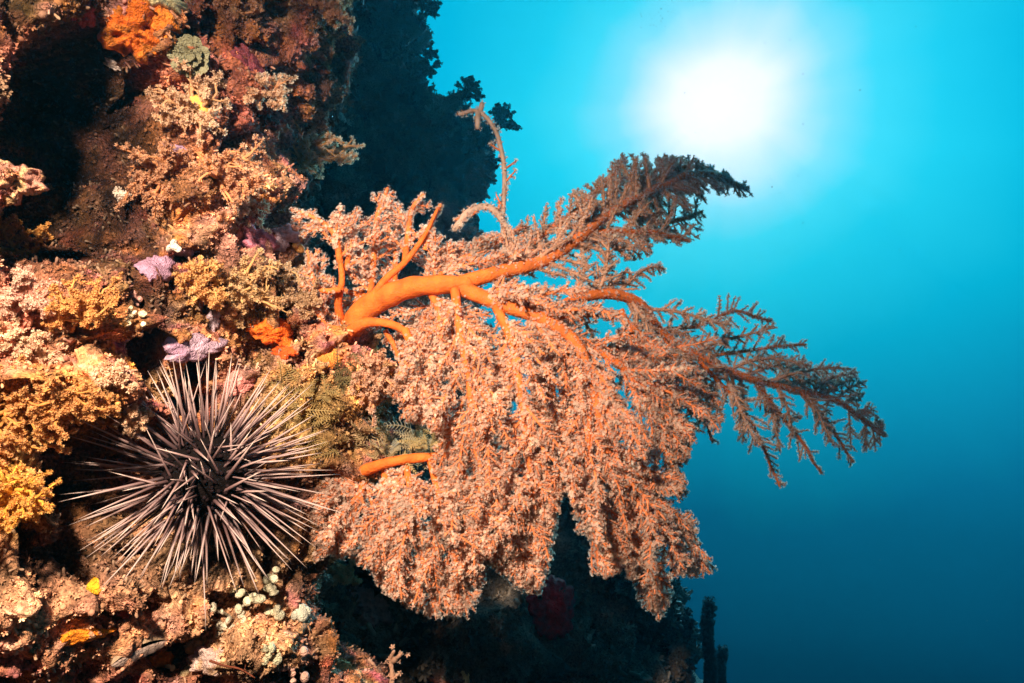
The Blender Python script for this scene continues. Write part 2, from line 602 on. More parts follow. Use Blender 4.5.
def sample_wall(n, mask, dens_seed, freq=20, thr=0.0):
    f = WF[mask]
    a, b, c, d = (flatP[f[:, k]] for k in range(4))
    area = np.linalg.norm(np.cross(c - a, d - b), axis=1)
    pick = rng.choice(len(f), n * 2, p=area / area.sum())
    u, v = rng.random(n * 2)[:, None], rng.random(n * 2)[:, None]
    f = f[pick]
    P = (flatP[f[:, 0]] * (1 - u) + flatP[f[:, 1]] * u) * (1 - v) + (flatP[f[:, 3]] * (1 - u) + flatP[f[:, 2]] * u) * v
    Nn = flatN[f[:, 0]]
    keep = fbm(P, freq, 2, dens_seed) > thr + rng.uniform(-0.35, 0.35, len(P))
    qx, qy = proj(P)
    for kx, ky, krx, kry in KEEP_CLEAR:
        keep &= ((qx - kx) / krx) ** 2 + ((qy - ky) / kry) ** 2 > rng.uniform(0.7, 1.1, len(P))
    P, Nn, fr = P[keep][:n], Nn[keep][:n], flatF[f[:, 0]][keep][:n]
    return P, Nn, fr


fy, fz, fx = flatP[WF[:, 0], 1], flatP[WF[:, 0], 2], flatF[WF[:, 0]]
m_near = (fy > 0.45) & (np.abs(fz) < 0.62) & (fx < 0.5)
m_far = (fy > 0.9) & (np.abs(fz) < 1.5) & (fx >= 0.5) & (cols[WF[:, 0] % C_] < 10)

mb = MB()
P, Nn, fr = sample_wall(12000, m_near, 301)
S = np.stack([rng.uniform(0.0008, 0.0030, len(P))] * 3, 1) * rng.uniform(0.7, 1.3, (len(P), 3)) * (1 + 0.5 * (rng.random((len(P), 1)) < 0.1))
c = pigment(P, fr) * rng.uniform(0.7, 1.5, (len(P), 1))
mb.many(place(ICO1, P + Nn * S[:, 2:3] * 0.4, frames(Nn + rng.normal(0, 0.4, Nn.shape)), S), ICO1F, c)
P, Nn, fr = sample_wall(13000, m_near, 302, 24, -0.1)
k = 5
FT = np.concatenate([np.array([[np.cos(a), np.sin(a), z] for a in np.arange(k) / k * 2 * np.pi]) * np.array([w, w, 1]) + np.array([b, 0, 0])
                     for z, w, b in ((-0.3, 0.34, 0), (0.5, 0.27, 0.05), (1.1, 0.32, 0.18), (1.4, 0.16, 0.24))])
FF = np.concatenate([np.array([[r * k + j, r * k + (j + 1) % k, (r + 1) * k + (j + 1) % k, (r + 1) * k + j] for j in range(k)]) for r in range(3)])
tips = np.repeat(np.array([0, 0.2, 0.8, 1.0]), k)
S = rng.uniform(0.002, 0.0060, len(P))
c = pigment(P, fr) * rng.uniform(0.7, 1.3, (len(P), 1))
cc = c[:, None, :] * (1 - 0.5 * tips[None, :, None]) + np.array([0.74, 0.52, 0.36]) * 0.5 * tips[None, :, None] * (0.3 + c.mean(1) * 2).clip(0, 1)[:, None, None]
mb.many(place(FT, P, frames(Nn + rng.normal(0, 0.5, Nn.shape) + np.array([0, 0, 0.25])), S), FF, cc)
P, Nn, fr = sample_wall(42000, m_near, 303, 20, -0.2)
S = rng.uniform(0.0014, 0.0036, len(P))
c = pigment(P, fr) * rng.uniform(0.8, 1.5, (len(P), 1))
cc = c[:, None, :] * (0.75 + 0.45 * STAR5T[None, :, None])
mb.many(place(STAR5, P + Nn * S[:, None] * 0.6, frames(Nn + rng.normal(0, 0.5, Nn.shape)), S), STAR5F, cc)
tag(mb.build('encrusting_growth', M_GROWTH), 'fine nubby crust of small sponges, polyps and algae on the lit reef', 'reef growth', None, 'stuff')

mb = MB()
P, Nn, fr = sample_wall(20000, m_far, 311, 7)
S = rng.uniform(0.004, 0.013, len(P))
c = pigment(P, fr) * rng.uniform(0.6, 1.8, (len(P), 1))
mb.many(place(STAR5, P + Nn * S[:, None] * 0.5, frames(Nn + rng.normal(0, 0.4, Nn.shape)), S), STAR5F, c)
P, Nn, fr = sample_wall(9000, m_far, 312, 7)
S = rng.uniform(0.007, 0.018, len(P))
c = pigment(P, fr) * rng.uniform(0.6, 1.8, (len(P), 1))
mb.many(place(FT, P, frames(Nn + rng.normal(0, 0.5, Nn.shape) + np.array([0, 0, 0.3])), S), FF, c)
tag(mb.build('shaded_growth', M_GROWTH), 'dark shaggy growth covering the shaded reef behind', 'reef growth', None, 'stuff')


# ------------------------------------------------------------------ colony builders (each in its own frame, z out of the wall)
def soft_coral(name, px, py, size_px, label, col_b, col_p, n_main=7, spread=0.9, lean=(0, 0, 0), face=0.5, up=0.0, group=None, dens=1.0, polyp=0.0032, core=None, depth=3):
    p, M = seat(px, py, face, up)
    Y = p.y
    L = size_px * TANH / 512 * Y
    root = empty(name, M, label, 'soft coral', group)
    inv = np.array(M.to_3x3().inverted())
    lean = inv @ np.array(lean, float)
    br, po = MB(), []
    q = np.random.default_rng(int(px * 31 + py))

    def grow(o, d, ln, r, lev):
        n = 5
        pts = [o]
        dd = d.copy()
        for _ in range(n - 1):
            dd = unit(dd + q.normal(0, 0.16, 3) + lean * 0.08)
            pts.append(pts[-1] + dd * ln / (n - 1))
        pts = np.array(pts)
        tube(br, pts, np.linspace(r, r * 0.55, n), col_b, 6)
        if lev < depth:
            for tpos in (0.45, 0.7, 0.95, 1.0)[: 4 if lev < 2 else 3]:
                i = min(n - 1, int(tpos * (n - 1)))
                e = q.normal(0, 1, 3)
                e = unit(e - dd * e.dot(dd))
                grow(pts[i], unit(dd * 0.75 + e * 0.75 * spread), ln * q.uniform(0.45, 0.65), r * 0.6, lev + 1)
        if lev >= depth - 1:
            for _ in range(int((7 if lev == depth else 4) * dens)):
                t = q.uniform(0.35, 1.05) * (n - 1)
                i = int(min(t, n - 2)); f = t - i
                e = q.normal(0, 1, 3)
                po.append((pts[i] * (1 - f) + pts[i + 1] * f, unit(e + dd * 0.7), r * 0.55))

    for i in range(n_main):
        a = i * 2.4 + q.uniform(-0.4, 0.4)
        t = spread * math.sqrt((i + 0.5) / n_main)
        d = unit(np.array([math.cos(a) * t, math.sin(a) * t, 1.0]) + lean)
        grow(np.array([math.cos(a), math.sin(a), 0]) * 0.06 * L * t, d, L * 0.5 * q.uniform(0.8, 1.15), L * 0.036, 1)
    if core is not None:
        c2 = np.array(core)
        V = ICO2 * np.array([0.26, 0.26, 0.22]) * L * (1 + 0.3 * fbm(ICO2 + px, 2.0, 2, 5))[:, None]
        br.add(V, ICO2F, c2)
    br.build('branches', M_BRANCH, root)
    O, D, Rr = (np.array([a[j] for a in po]) for j in range(3))
    S = polyp * Y * q.uniform(0.7, 1.2, len(O))
    pm = MB()
    base_c = np.array(col_b) * 0.5 + np.array(col_p) * 0.5
    C = base_c[None, None] * (1 - STAR5T)[None, :, None] + np.array(col_p)[None, None] * STAR5T[None, :, None]
    C = C * q.uniform(0.75, 1.2, (len(O), 1, 1))
    pm.many(place(STAR5, O + D * (Rr + S * 0.4)[:, None], frames(D), S), STAR5F, C)
    tag(pm.build('polyps', M_POLYP, root), kind='stuff')
    return root


def sponge(name, px, py, w, h, label, col, cat='sponge', thick=6, rough=0.5, group=None, col2=None, rot=0.0, lobes=0.35, pits=0, mat=None):
    """crust that follows the wall: an irregular pad with a rounded edge"""
    p, M = seat(px, py, 0.25)
    k = TANH / 512 * p.y
    x, y, z = (np.array(M.col[i][:3]) for i in range(3))
    cz = np.array((-p).normalized())
    rx_ = unit(np.cross(np.array([0, 0, 1.0]), cz)); ry_ = np.cross(cz, rx_)
    x, y, z = rx_, ry_, unit(cz * 0.6 + z * 0.4)
    q = np.random.default_rng(int(px * 13 + py * 7))
    na, nr = 60, 20
    ph = q.uniform(0, 6.28, 4)
    V, r_all = [], []
    origin = np.array(p)
    for i in range(nr):
        t = i / (nr - 1)
        for j in range(na):
            a = j / na * 2 * np.pi
            rad = 1 + lobes * (0.5 * math.sin(2 * a + ph[0]) * 0.8 + 0.4 * math.sin(3 * a + ph[1]) + 0.3 * math.sin(5 * a + ph[2]) + 0.22 * math.sin(9 * a + ph[3])) + 0.05 * math.sin(14 * a + ph[1] * 2) + 0.04 * math.sin(23 * a + ph[2] * 3)
            u, v = math.cos(a) * rad * t * w / 2, math.sin(a) * rad * t * h / 2
            u, v = u * math.cos(rot) - v * math.sin(rot), u * math.sin(rot) + v * math.cos(rot)
            s = origin + (x * u + y * v) * k
            o = Vector(s + z * 0.10)
            g, n_, ii, tt = BVH.ray_cast(o, Vector(-z), 0.2)
            hgt = -(0.012) if g is None else float((np.array(g) - origin) @ z)
            V.append((u * k, v * k, np.clip(hgt, -0.022, 0.016)))
            r_all.append(t)
    V = np.array(V); r_all = np.array(r_all)
    H = V[:, 2].reshape(nr, na)
    for _ in range(14):                        # pad is smoother than the rock below
        H = 0.4 * H + 0.15 * (np.roll(H, 1, 1) + np.roll(H, -1, 1)) + 0.15 * (np.vstack([H[:1], H[:-1]]) + np.vstack([H[1:], H[-1:]]))
    H[0] = H[0].mean()
    T = thick * k * np.sqrt(np.clip(1 - r_all ** 3, 0, 1)) - 0.004 * (r_all > 0.98)
    world_p = origin + V[:, :1] * x + V[:, 1:2] * y
    A_ = np.stack([V[:, 0], V[:, 1], np.ones(len(V))], 1)
    co_, *_r = np.linalg.lstsq(A_, H.ravel(), rcond=None)
    H = (0.4 * H.ravel() + 0.6 * (A_ @ co_)).reshape(nr, na)
    nz_ = fbm(world_p, 90, 3, int(px))
    Hh = H.ravel() + T + rough * 0.004 * nz_ * (r_all < 0.97)
    C = np.tile(np.array(col, float), (len(V), 1))
    if col2 is not None:
        m_ = np.clip(fbm(world_p, 70, 3, int(py)) * 2.5 + 0.2, 0, 1)[:, None]
        C = C * (1 - m_) + np.array(col2) * m_
    fine = worley(world_p, 260, int(px))
    C *= (0.75 + 0.35 * np.clip(fine * 1.6, 0, 1))[:, None]
    if pits:
        wv = worley(world_p, pits, int(px))
        dd = np.clip(1 - wv * 2.6, 0, 1)
        Hh -= dd * 0.006
        C *= (1 - 0.75 * dd)[:, None]
    C *= (1 + 0.3 * nz_)[:, None]
    F = []
    for i in range(nr - 1):
        for j in range(na):
            F.append((i * na + j, i * na + (j + 1) % na, (i + 1) * na + (j + 1) % na, (i + 1) * na + j))
    mb = MB()
    mb.add(V[:, :1] * x + V[:, 1:2] * y + Hh[:, None] * z, F, C)
    # skirt so that the pad has a real edge
    edge = mb.v[0][-na:] - z * 0.012
    top = mb.v[0][-na:]
    mb.add(np.vstack([top, edge]), [(j, (j + 1) % na, na + (j + 1) % na, na + j) for j in range(na)], np.tile(C[-na:], (2, 1)) * 0.8)
    o = mb.build(name, mat or M_SPONGE)
    o.location = origin
    return tag(o, label, cat, group)


def bead_cluster(name, px, py, w, h, n, size, label, col, cat, group=None, seed=0, flat=0.5, face=0.8):
    p, M = seat(px, py, face)
    k = TANH / 512 * p.y
    q = np.random.default_rng(seed + int(px))
    mb = MB()
    U = q.normal(0, 0.33, (n, 2)).clip(-0.6, 0.6)
    P = np.stack([U[:, 0] * w * k, U[:, 1] * h * k, q.uniform(0, 0.4, n) * min(w, h) * k + size * k * 0.4], 1)
    D = unit(np.concatenate([U * 2, np.full((n, 1), 0.8)], 1) + q.normal(0, 0.3, (n, 3)))
    S = np.stack([np.full(n, 1.0), np.full(n, 0.8), np.full(n, flat)], 1) * size * k * q.uniform(0.6, 1.25, (n, 1))
    R = frames(unit(q.normal(0, 0.6, (n, 3)) + np.array([0, 0, 1.0])))
    C = np.array(col) * q.uniform(0.75, 1.15, (n, 1))
    mb.many(place(ICO2, P, R, S), ICO2F, C)
    for i in range(n):                         # short stalks that carry the beads
        tube(mb, np.array([[P[i, 0] * 0.6, P[i, 1] * 0.6, -0.006], P[i] * np.array([0.9, 0.9, 0.6]), P[i]]), size * k * 0.22, np.array(col) * 0.55, 5)
    o = mb.build(name, M_SPONGE)
    o.matrix_world = M
    return tag(o, label, cat, group)


# ------------------------------------------------------------------ the big fan coral
OUT = np.array([(285, 208), (310, 210), (330, 198), (350, 203), (362, 190), (378, 195), (386, 182), (396, 186), (402, 198), (412, 195), (420, 188),
                (440, 205), (432, 225), (440, 236), (470, 242), (500, 228), (520, 222), (545, 203), (580, 188), (600, 178), (612, 160), (630, 150), (660, 155),
                (690, 156), (715, 166), (757, 185), (752, 202), (715, 206), (705, 228), (695, 248), (660, 242), (650, 258), (615, 262), (612, 272), (668, 262), (690, 288),
                (720, 298), (745, 288), (768, 305), (784, 322), (768, 335), (800, 336), (815, 346), (860, 368), (870, 395), (890, 437), (862, 465), (850, 468),
                (825, 478), (803, 458), (780, 492), (752, 472), (740, 452), (715, 447), (700, 428), (692, 446), (682, 470), (692, 500), (704, 520), (694, 535), (717, 570),
                (700, 578), (672, 576), (672, 600), (657, 624), (640, 602), (625, 566), (605, 582), (592, 577), (590, 547), (576, 530), (570, 490), (560, 500),
                (552, 555), (540, 597), (520, 592), (500, 572), (487, 562), (480, 606), (466, 617), (430, 617), (400, 602), (383, 590), (370, 570), (330, 552), (315, 562),
                (310, 500), (320, 470), (360, 452), (385, 448), (440, 440), (425, 425), (400, 420), (392, 395), (402, 360), (385, 342), (350, 350), (330, 368), (312, 358),
                (325, 335), (305, 312), (298, 280), (303, 240)], float)


def inside(x, y):
    xs, ys = OUT[:, 0], OUT[:, 1]
    xj, yj = np.roll(xs, 1), np.roll(ys, 1)
    c = ((ys > y) != (yj > y)) & (x < (xj - xs) * (y - ys) / (yj - ys + 1e-9) + xs)
    return bool(c.sum() % 2)


PXM = TANH / 512.0
ORANGE, SALMON, TWIG = np.array([0.78, 0.175, 0.03]), np.array([0.78, 0.22, 0.07]), np.array([0.74, 0.25, 0.11])
POLC = np.array([0.86, 0.72, 0.60])


class Limb:
    def __init__(self):
        self.mb, self.po = MB(), []

    def polyps_along(self, pts, r, every, q, ramp=0.0):
        L = np.linalg.norm(np.diff(pts, axis=0), axis=1)
        s = np.concatenate([[0], np.cumsum(L)])
        n = int(s[-1] / every * max(1.0, float(np.mean(r)) / 0.0017))
        if n < 1:
            return
        t = np.sort(q.uniform(0, s[-1], n))
        if ramp:                               # the stem is barer towards its foot
            t = t[q.random(n) < (t / s[-1] / ramp) ** 1.3 + 0.04]
            n = len(t)
            if n < 1:
                return
        P = np.stack([np.interp(t, s, pts[:, k]) for k in range(3)], 1)
        rr = np.interp(t, s, r)
        T = unit(np.stack([np.interp(t, s, np.gradient(pts[:, k])) for k in range(3)], 1))
        e = q.normal(0, 1, (n, 3))
        e = unit(e - T * (e * T).sum(1, keepdims=True))
        D = unit(e + T * 0.35)
        self.po.append((P + D * rr[:, None], D))
        tip = unit(q.normal(0, 0.5, (3, 3)) + T[-1])
        self.po.append((np.repeat(pts[-1:], 3, 0) + tip * r[-1], tip))


def grow(limb, o, d, length, r, lev, sp, q, bound=True, droop=0.0):
    """one twig with its side twigs, in the fan's plane"""
    step = 0.0075
    n = max(3, int(length / step) + 1)
    pts, dd = [o], d.copy()
    sd_ = np.array([0, 0, -1.0])
    bend = q.normal(0, 0.03, 3) * np.array([1, 0.8, 1])
    for _ in range(n - 1):
        dd = unit(dd + bend + q.normal(0, 0.05, 3) + sd_ * droop * 0.06)
        nx = pts[-1] + dd * length / (n - 1)
        if bound:
            u, v = proj(nx)
            if not inside(float(u), float(v)):
                break
        pts.append(nx)
    if len(pts) < 3:
        return
    pts = np.array(pts)
    n = len(pts)
    rad = np.linspace(r, max(r * 0.55, 0.0011), n)
    mixc = sp.get('twig', SALMON if lev == 2 else TWIG)
    tube(limb.mb, pts, rad, mixc * q.uniform(0.85, 1.1), 5)
    limb.polyps_along(pts, rad, sp['every'], q)
    if lev >= sp.get('deep', 3):
        return
    gap = sp['gap'][lev]
    s = gap * q.uniform(0.5, 1.2)
    seg = length / max(1, n - 1)
    tot = seg * (n - 1)
    side = q.choice((-1, 1))
    while s < tot:
        i = min(n - 2, int(s / seg))
        T = unit(pts[i + 1] - pts[i])
        nrm = unit(np.array([0.25, -1.0, 0.1]) + q.normal(0, 0.25, 3))
        sv = unit(np.cross(nrm, T)) * side
        a = q.uniform(0.6, 0.95)
        dv = unit(T * math.cos(a) + sv * math.sin(a) + np.array([0, q.normal(0, sp['jit']), 0]))
        ln = sp['len'][lev] * (1 - 0.55 * s / tot) * q.uniform(0.7, 1.25)
        grow(limb, pts[i], dv, ln, max(r * 0.72, 0.0012), lev + 1, sp, q, bound, droop * 0.7)
        side = -side
        s += gap * q.uniform(0.6, 1.3) * 0.5 if True else gap


def limb(root, ctrl, r0, r1, sp, seed, label=None, col0=ORANGE, col1=SALMON, polyp_from=0.3, side_from=0.05, bound=True, sides=(-1, 1), n=60, droop=0.0, size=0.0022,
         pol=POLC, lev0=1, name='branch', end_tuft=True):
    q = np.random.default_rng(seed)
    c = np.array([np.append(at(*p[:3]), 0) for p in ctrl])[:, :3]
    pts = smooth_line(c, n)
    pts += np.stack([fbm(pts + seed, 14, 2, seed + k) for k in range(3)], 1) * 0.004 * np.linspace(0, 1, n)[:, None]
    t = np.linspace(0, 1, n)
    px = PXM * pts[:, 1]
    rad = (r0 * (1 - t) ** 0.9 + r1 * (1 - (1 - t) ** 0.9)) * px
    lb = Limb()
    colr = col0[None] * (1 - t[:, None]) + col1[None] * t[:, None]
    tube(lb.mb, pts, rad, colr, 10)
    lb.polyps_along(pts, rad, sp['every'], q, polyp_from + 0.22)
    L = np.concatenate([[0], np.cumsum(np.linalg.norm(np.diff(pts, axis=0), axis=1))])
    s = max(L[-1] * side_from, 0.004)
    while s < L[-1]:
        i = min(n - 2, int(np.searchsorted(L, s)))
        T = unit(pts[i + 1] - pts[i - 1])
        nrm = unit(np.array([0.25, -1.0, 0.1]) + q.normal(0, 0.2, 3))
        side = q.choice(sides)
        sv = unit(np.cross(nrm, T)) * side
        a = q.uniform(*sp.get('ang', (0.55, 0.95)))
        dv = unit(T * math.cos(a) + sv * math.sin(a) + np.array([0, q.normal(0, sp['jit'] * 1.3), 0]))
        f = s / L[-1]
        ln = sp['len'][lev0] * (0.55 + 0.75 * math.sin(math.pi * min(1, f * 0.9 + 0.1))) * (1 - 0.5 * f ** 3) * q.uniform(0.75, 1.2)
        grow(lb, pts[i] + dv * rad[i] * 0.5, dv, ln, float(np.clip(rad[i] * 0.5, 0.0014, 0.0032)), lev0 + 1, sp, q, bound, droop)
        s += sp['gap'][lev0] * q.uniform(0.6, 1.4) * 0.6
    org = np.array(root.matrix_world.translation)
    b = lb.mb.build(name, M_BRANCH, root, origin=org)
    if label:
        b['label'] = label
    if lb.po:
        P = np.concatenate([a for a, _ in lb.po]); D = np.concatenate([d_ for _, d_ in lb.po])
        S = size * q.uniform(0.7, 1.15, len(P))
        C = (TWIG * 0.85 + pol * 0.15)[None, None] * (1 - START)[None, :, None] + pol[None, None] * START[None, :, None]
        C = C * q.uniform(0.75, 1.2, (len(P), 1, 1)) * (1 + 0.3 * fbm(P, 22, 2, 12))[:, None, None]
        S = S * (1 + 0.35 * fbm(P, 30, 2, 13))
        S = np.stack([S * (o_ := q.uniform(0.55, 1.2, len(P))), S * o_, S * q.uniform(0.8, 1.2, len(P))], 1)
        pm = MB()
        pm.many(place(STAR, P + D * (S[:, 2:3] * 0.95), frames(D + q.normal(0, 0.25, D.shape)), S), STARF, C)
        po = pm.build('polyps', M_POLYP, b, origin=org)
        po['kind'] = 'stuff'
        global NPOL
        NPOL += len(P)
    return b


NPOL = 0
DENSE = dict(every=0.0010, gap={1: 0.0115, 2: 0.0115}, len={1: 0.085, 2: 0.018}, jit=0.28, ang=(0.40, 0.85))
FINGER = dict(every=0.0011, twig=np.array([0.58, 0.30, 0.19]), gap={1: 0.0155, 2: 0.022}, len={1: 0.058, 2: 0.010}, jit=0.2, ang=(0.6, 1.1))
SPARSE = dict(every=0.0011, twig=np.array([0.58, 0.30, 0.19]), gap={1: 0.027, 2: 0.017}, len={1: 0.105, 2: 0.024}, jit=0.2, ang=(0.6, 0.95))
TUFT = dict(every=0.0009, gap={1: 0.020, 2: 0.014}, len={1: 0.036, 2: 0.014}, jit=0.35)
COMB = dict(every=0.0011, twig=np.array([0.58, 0.30, 0.19]), gap={1: 0.018, 2: 0.05}, len={1: 0.030, 2: 0.008}, jit=0.25, deep=2, ang=(0.6, 0.95))

base_p = at(320, 364, 1.06)
fan = empty('fan_coral', Matrix.Translation(base_p), 'large orange branching fan coral with pale fuzzy polyps reaching out from the wall', 'coral')
tr = MB()
tp = smooth_line(np.array([at(306, 384, 1.08), at(322, 362, 1.06), at(345, 335, 1.03), at(370, 306, 1.01), at(405, 289, 0.99), at(435, 285, 0.98), at(470, 284, 0.98)]), 44)
trad = np.interp(np.linspace(0, 1, 44), [0, 0.1, 0.25, 0.45, 0.8, 1], [15, 12, 14, 13, 10, 8]) * PXM * tp[:, 1]
trad *= 1 + 0.14 * fbm(tp, 45, 3, 3)
tube(tr, tp, trad, ORANGE, 16)
for ctrl, r0, r1 in (([(346, 338, 1.03), (338, 305, 1.0), (342, 280, 0.99), (338, 250, 0.99), (330, 225, 0.985)], 4.8, 1.4),
                     ([(338, 350, 1.02), (352, 330, 0.99), (372, 322, 0.98), (400, 328, 0.975), (418, 350, 0.965), (420, 390, 0.96)], 7, 1.6),
                     ([(368, 304, 1.0), (385, 280, 0.99), (405, 262, 0.99), (425, 235, 0.99), (438, 208, 0.99)], 4.8, 1.4)):
    cp = smooth_line(np.array([at(*c) for c in ctrl]), 20)
    tube(tr, cp, np.linspace(r0, r1, 20) * PXM * (1 + 0.12 * fbm(cp, 60, 2, 5)), ORANGE, 12)
tr.build('trunk', M_BRANCH, fan, origin=base_p)

LIMBS = [
    # upper limb reaching to the sun
    ([(458, 284, 0.98), (500, 272, 0.99), (540, 262, 1.01), (575, 240, 1.04), (610, 213, 1.09), (650, 192, 1.18), (700, 174, 1.30), (748, 188, 1.42)], 8, 2, FINGER, 0.18, 'upper branch reaching towards the sun glow'),
    ([(575, 238, 1.04), (610, 232, 1.09), (650, 232, 1.14), (690, 240, 1.2)], 4, 1.5, FINGER, 0.1, None),
    ([(500, 272, 1.02), (530, 245, 1.06), (570, 215, 1.10), (610, 180, 1.16), (625, 160, 1.2)], 4, 1.5, FINGER, 0.1, None),
    ([(640, 198, 1.16), (665, 175, 1.25), (690, 165, 1.3)], 3, 1.5, FINGER, 0.1, None),
    ([(605, 212, 1.2), (650, 182, 1.33), (695, 166, 1.45), (725, 178, 1.52)], 3.5, 1.4, FINGER, 0.05, None),
    ([(630, 212, 1.22), (665, 222, 1.3), (702, 212, 1.4)], 3, 1.4, FINGER, 0.05, None),
    # middle limb that turns down
    ([(460, 288, 0.98), (500, 304, 0.96), (545, 320, 0.95), (578, 345, 0.94), (590, 385, 0.93), (605, 445, 0.93), (625, 500, 0.94), (645, 560, 0.96), (656, 612, 0.98)], 8, 2, DENSE, 0.14, None),
    # right limb
    ([(545, 318, 0.98), (580, 298, 1.02), (612, 294, 1.05), (640, 305, 1.08), (665, 335, 1.11), (705, 360, 1.15), (755, 380, 1.20), (805, 392, 1.27), (845, 405, 1.33), (884, 436, 1.40)], 6.5, 1.8, SPARSE, 0.2, 'right branch with open comb-like twigs'),
    ([(660, 330, 1.12), (700, 325, 1.2), (735, 312, 1.28), (772, 322, 1.35)], 2.4, 1.2, COMB, 0.1, None),
    ([(700, 358, 1.16), (750, 350, 1.22), (805, 345, 1.3)], 2.1, 1.1, COMB, 0.1, None),
    ([(780, 385, 1.25), (815, 380, 1.31), (855, 372, 1.37)], 2.1, 1.1, COMB, 0.1, None),
    ([(700, 362, 1.14), (735, 400, 1.17), (760, 440, 1.2), (778, 486, 1.22)], 2.2, 1.2, COMB, 0.1, None),
    ([(755, 382, 1.2), (785, 420, 1.24), (808, 450, 1.26), (822, 472, 1.28)], 2.1, 1.1, COMB, 0.1, None),
    ([(800, 392, 1.26), (830, 425, 1.3), (852, 462, 1.33)], 2.1, 1.1, COMB, 0.1, None),
    ([(660, 335, 1.1), (690, 380, 1.1), (705, 415, 1.12), (712, 442, 1.13)], 2.2, 1.2, COMB, 0.1, None),
    # hanging curtains in the middle
    ([(405, 330, 0.97), (415, 355, 0.95), (418, 390, 0.95), (440, 430, 0.95), (455, 450, 0.95)], 4.5, 1.5, DENSE, 0.03, None),
    ([(455, 290, 0.97), (460, 330, 0.94), (468, 380, 0.92), (475, 440, 0.92), (492, 500, 0.92), (505, 560, 0.93)], 5, 1.5, DENSE, 0.03, None),
    ([(495, 304, 0.96), (515, 350, 0.93), (522, 410, 0.91), (530, 470, 0.91), (535, 530, 0.92), (536, 585, 0.93)], 5, 1.5, DENSE, 0.03, None),
    ([(535, 318, 0.95), (550, 360, 0.96), (552, 420, 0.95), (550, 480, 0.95), (548, 540, 0.95)], 4, 1.5, DENSE, 0.03, None),
    ([(590, 380, 0.94), (588, 440, 0.91), (590, 500, 0.91), (600, 570, 0.92)], 4, 1.5, DENSE, 0.03, None),
    ([(575, 340, 0.97), (620, 365, 0.98), (650, 400, 0.99), (665, 450, 1.0), (672, 480, 1.0)], 4.5, 1.6, DENSE, 0.03, None),
    ([(620, 310, 1.06), (640, 350, 1.05), (665, 390, 1.05), (690, 430, 1.06)], 4, 1.5, DENSE, 0.03, None),
    ([(605, 440, 0.94), (640, 480, 0.95), (672, 520, 0.97), (708, 568, 1.0)], 4, 1.6, DENSE, 0.03, None),
    ([(430, 290, 0.99), (440, 320, 0.97), (432, 370, 0.95), (425, 410, 0.95)], 4, 1.5, DENSE, 0.03, None),
    # upright tufts over the trunk
    ([(340, 262, 0.99), (335, 235, 0.98), (318, 220, 0.98), (292, 210, 0.98)], 3.5, 1.6, TUFT, 0.1, None),
    ([(340, 290, 0.98), (320, 290, 0.97), (310, 270, 0.97), (308, 250, 0.97)], 3, 1.6, TUFT, 0.1, None),
    ([(345, 270, 1.0), (352, 240, 1.0), (348, 215, 1.0)], 3, 1.6, TUFT, 0.1, None),
    ([(370, 300, 1.02), (375, 250, 1.02), (378, 215, 1.02), (389, 188, 1.02)], 3.5, 1.8, TUFT, 0.1, None),
    ([(405, 262, 1.0), (408, 235, 1.0), (412, 210, 1.0), (424, 195, 1.0)], 3.5, 1.8, TUFT, 0.1, None),
    ([(425, 250, 1.0), (430, 228, 1.0), (440, 205, 1.0)], 3, 1.8, TUFT, 0.1, None),
    ([(430, 284, 1.0), (455, 262, 1.02), (485, 248, 1.04), (520, 228, 1.06)], 3.5, 1.6, DENSE, 0.1, None),
    ([(345, 330, 1.0), (325, 325, 0.99), (312, 305, 0.98)], 3, 1.6, TUFT, 0.1, None),
    ([(385, 330, 1.0), (396, 350, 1.0), (408, 385, 0.99), (414, 418, 0.98)], 3, 1.6, TUFT, 0.05, None),
    ([(440, 290, 1.02), (425, 320, 1.02), (418, 350, 1.02)], 3, 1.6, DENSE, 0.05, None),
    ([(362, 306, 1.05), (362, 275, 1.05), (358, 245, 1.05), (352, 220, 1.05)], 3, 1.6, TUFT, 0.05, None),
    ([(395, 290, 1.05), (395, 262, 1.05), (396, 232, 1.05), (400, 210, 1.05)], 3, 1.6, TUFT, 0.05, None),
    ([(432, 286, 1.03), (440, 265, 1.03), (446, 248, 1.03)], 3, 1.6, TUFT, 0.05, None),
    ([(380, 300, 1.04), (330, 285, 1.03), (315, 262, 1.02)], 3, 1.6, TUFT, 0.2, None),
]
for i, (ctrl, r0, r1, sp, pf, lab) in enumerate(LIMBS):
    limb(fan, ctrl, r0, r1, sp, 100 + i, lab, polyp_from=pf, droop=0.6 if ctrl[-1][1] > ctrl[0][1] + 60 else 0.0)
# the thin, nearly bare branch arching up in front of the dark reef
BARE = dict(every=0.0040, gap={1: 0.06, 2: 0.03, 3: 0.03}, len={1: 0.016, 2: 0.010, 3: 0.006}, jit=0.4)
PALE = np.array([0.50, 0.34, 0.26])
limb(fan, [(505, 255, 1.05), (503, 222, 1.06), (504, 180, 1.08), (502, 150, 1.09), (492, 125, 1.09), (476, 112, 1.09), (458, 114, 1.09)], 2.6, 2.0, BARE, 301,
     'thin nearly bare branch arching upwards', PALE, PALE, 0.05, 0.25, False, size=0.0028)
limb(fan, [(512, 248, 1.05), (505, 225, 1.05), (488, 207, 1.05), (466, 214, 1.05), (452, 230, 1.05)], 3, 3.6, dict(BARE, every=0.0022), 302, 'short bare branch bent back towards the reef', PALE, PALE, 0.05, 0.4, False, size=0.0028)
limb(fan, [(480, 112, 1.09), (482, 102, 1.09)], 3, 2.4, BARE, 303, None, PALE, PALE, 0.0, 2, False, n=8)
limb(fan, [(478, 113, 1.09), (478, 128, 1.08)], 3, 2.6, BARE, 304, None, PALE, PALE, 0.0, 2, False, n=8)

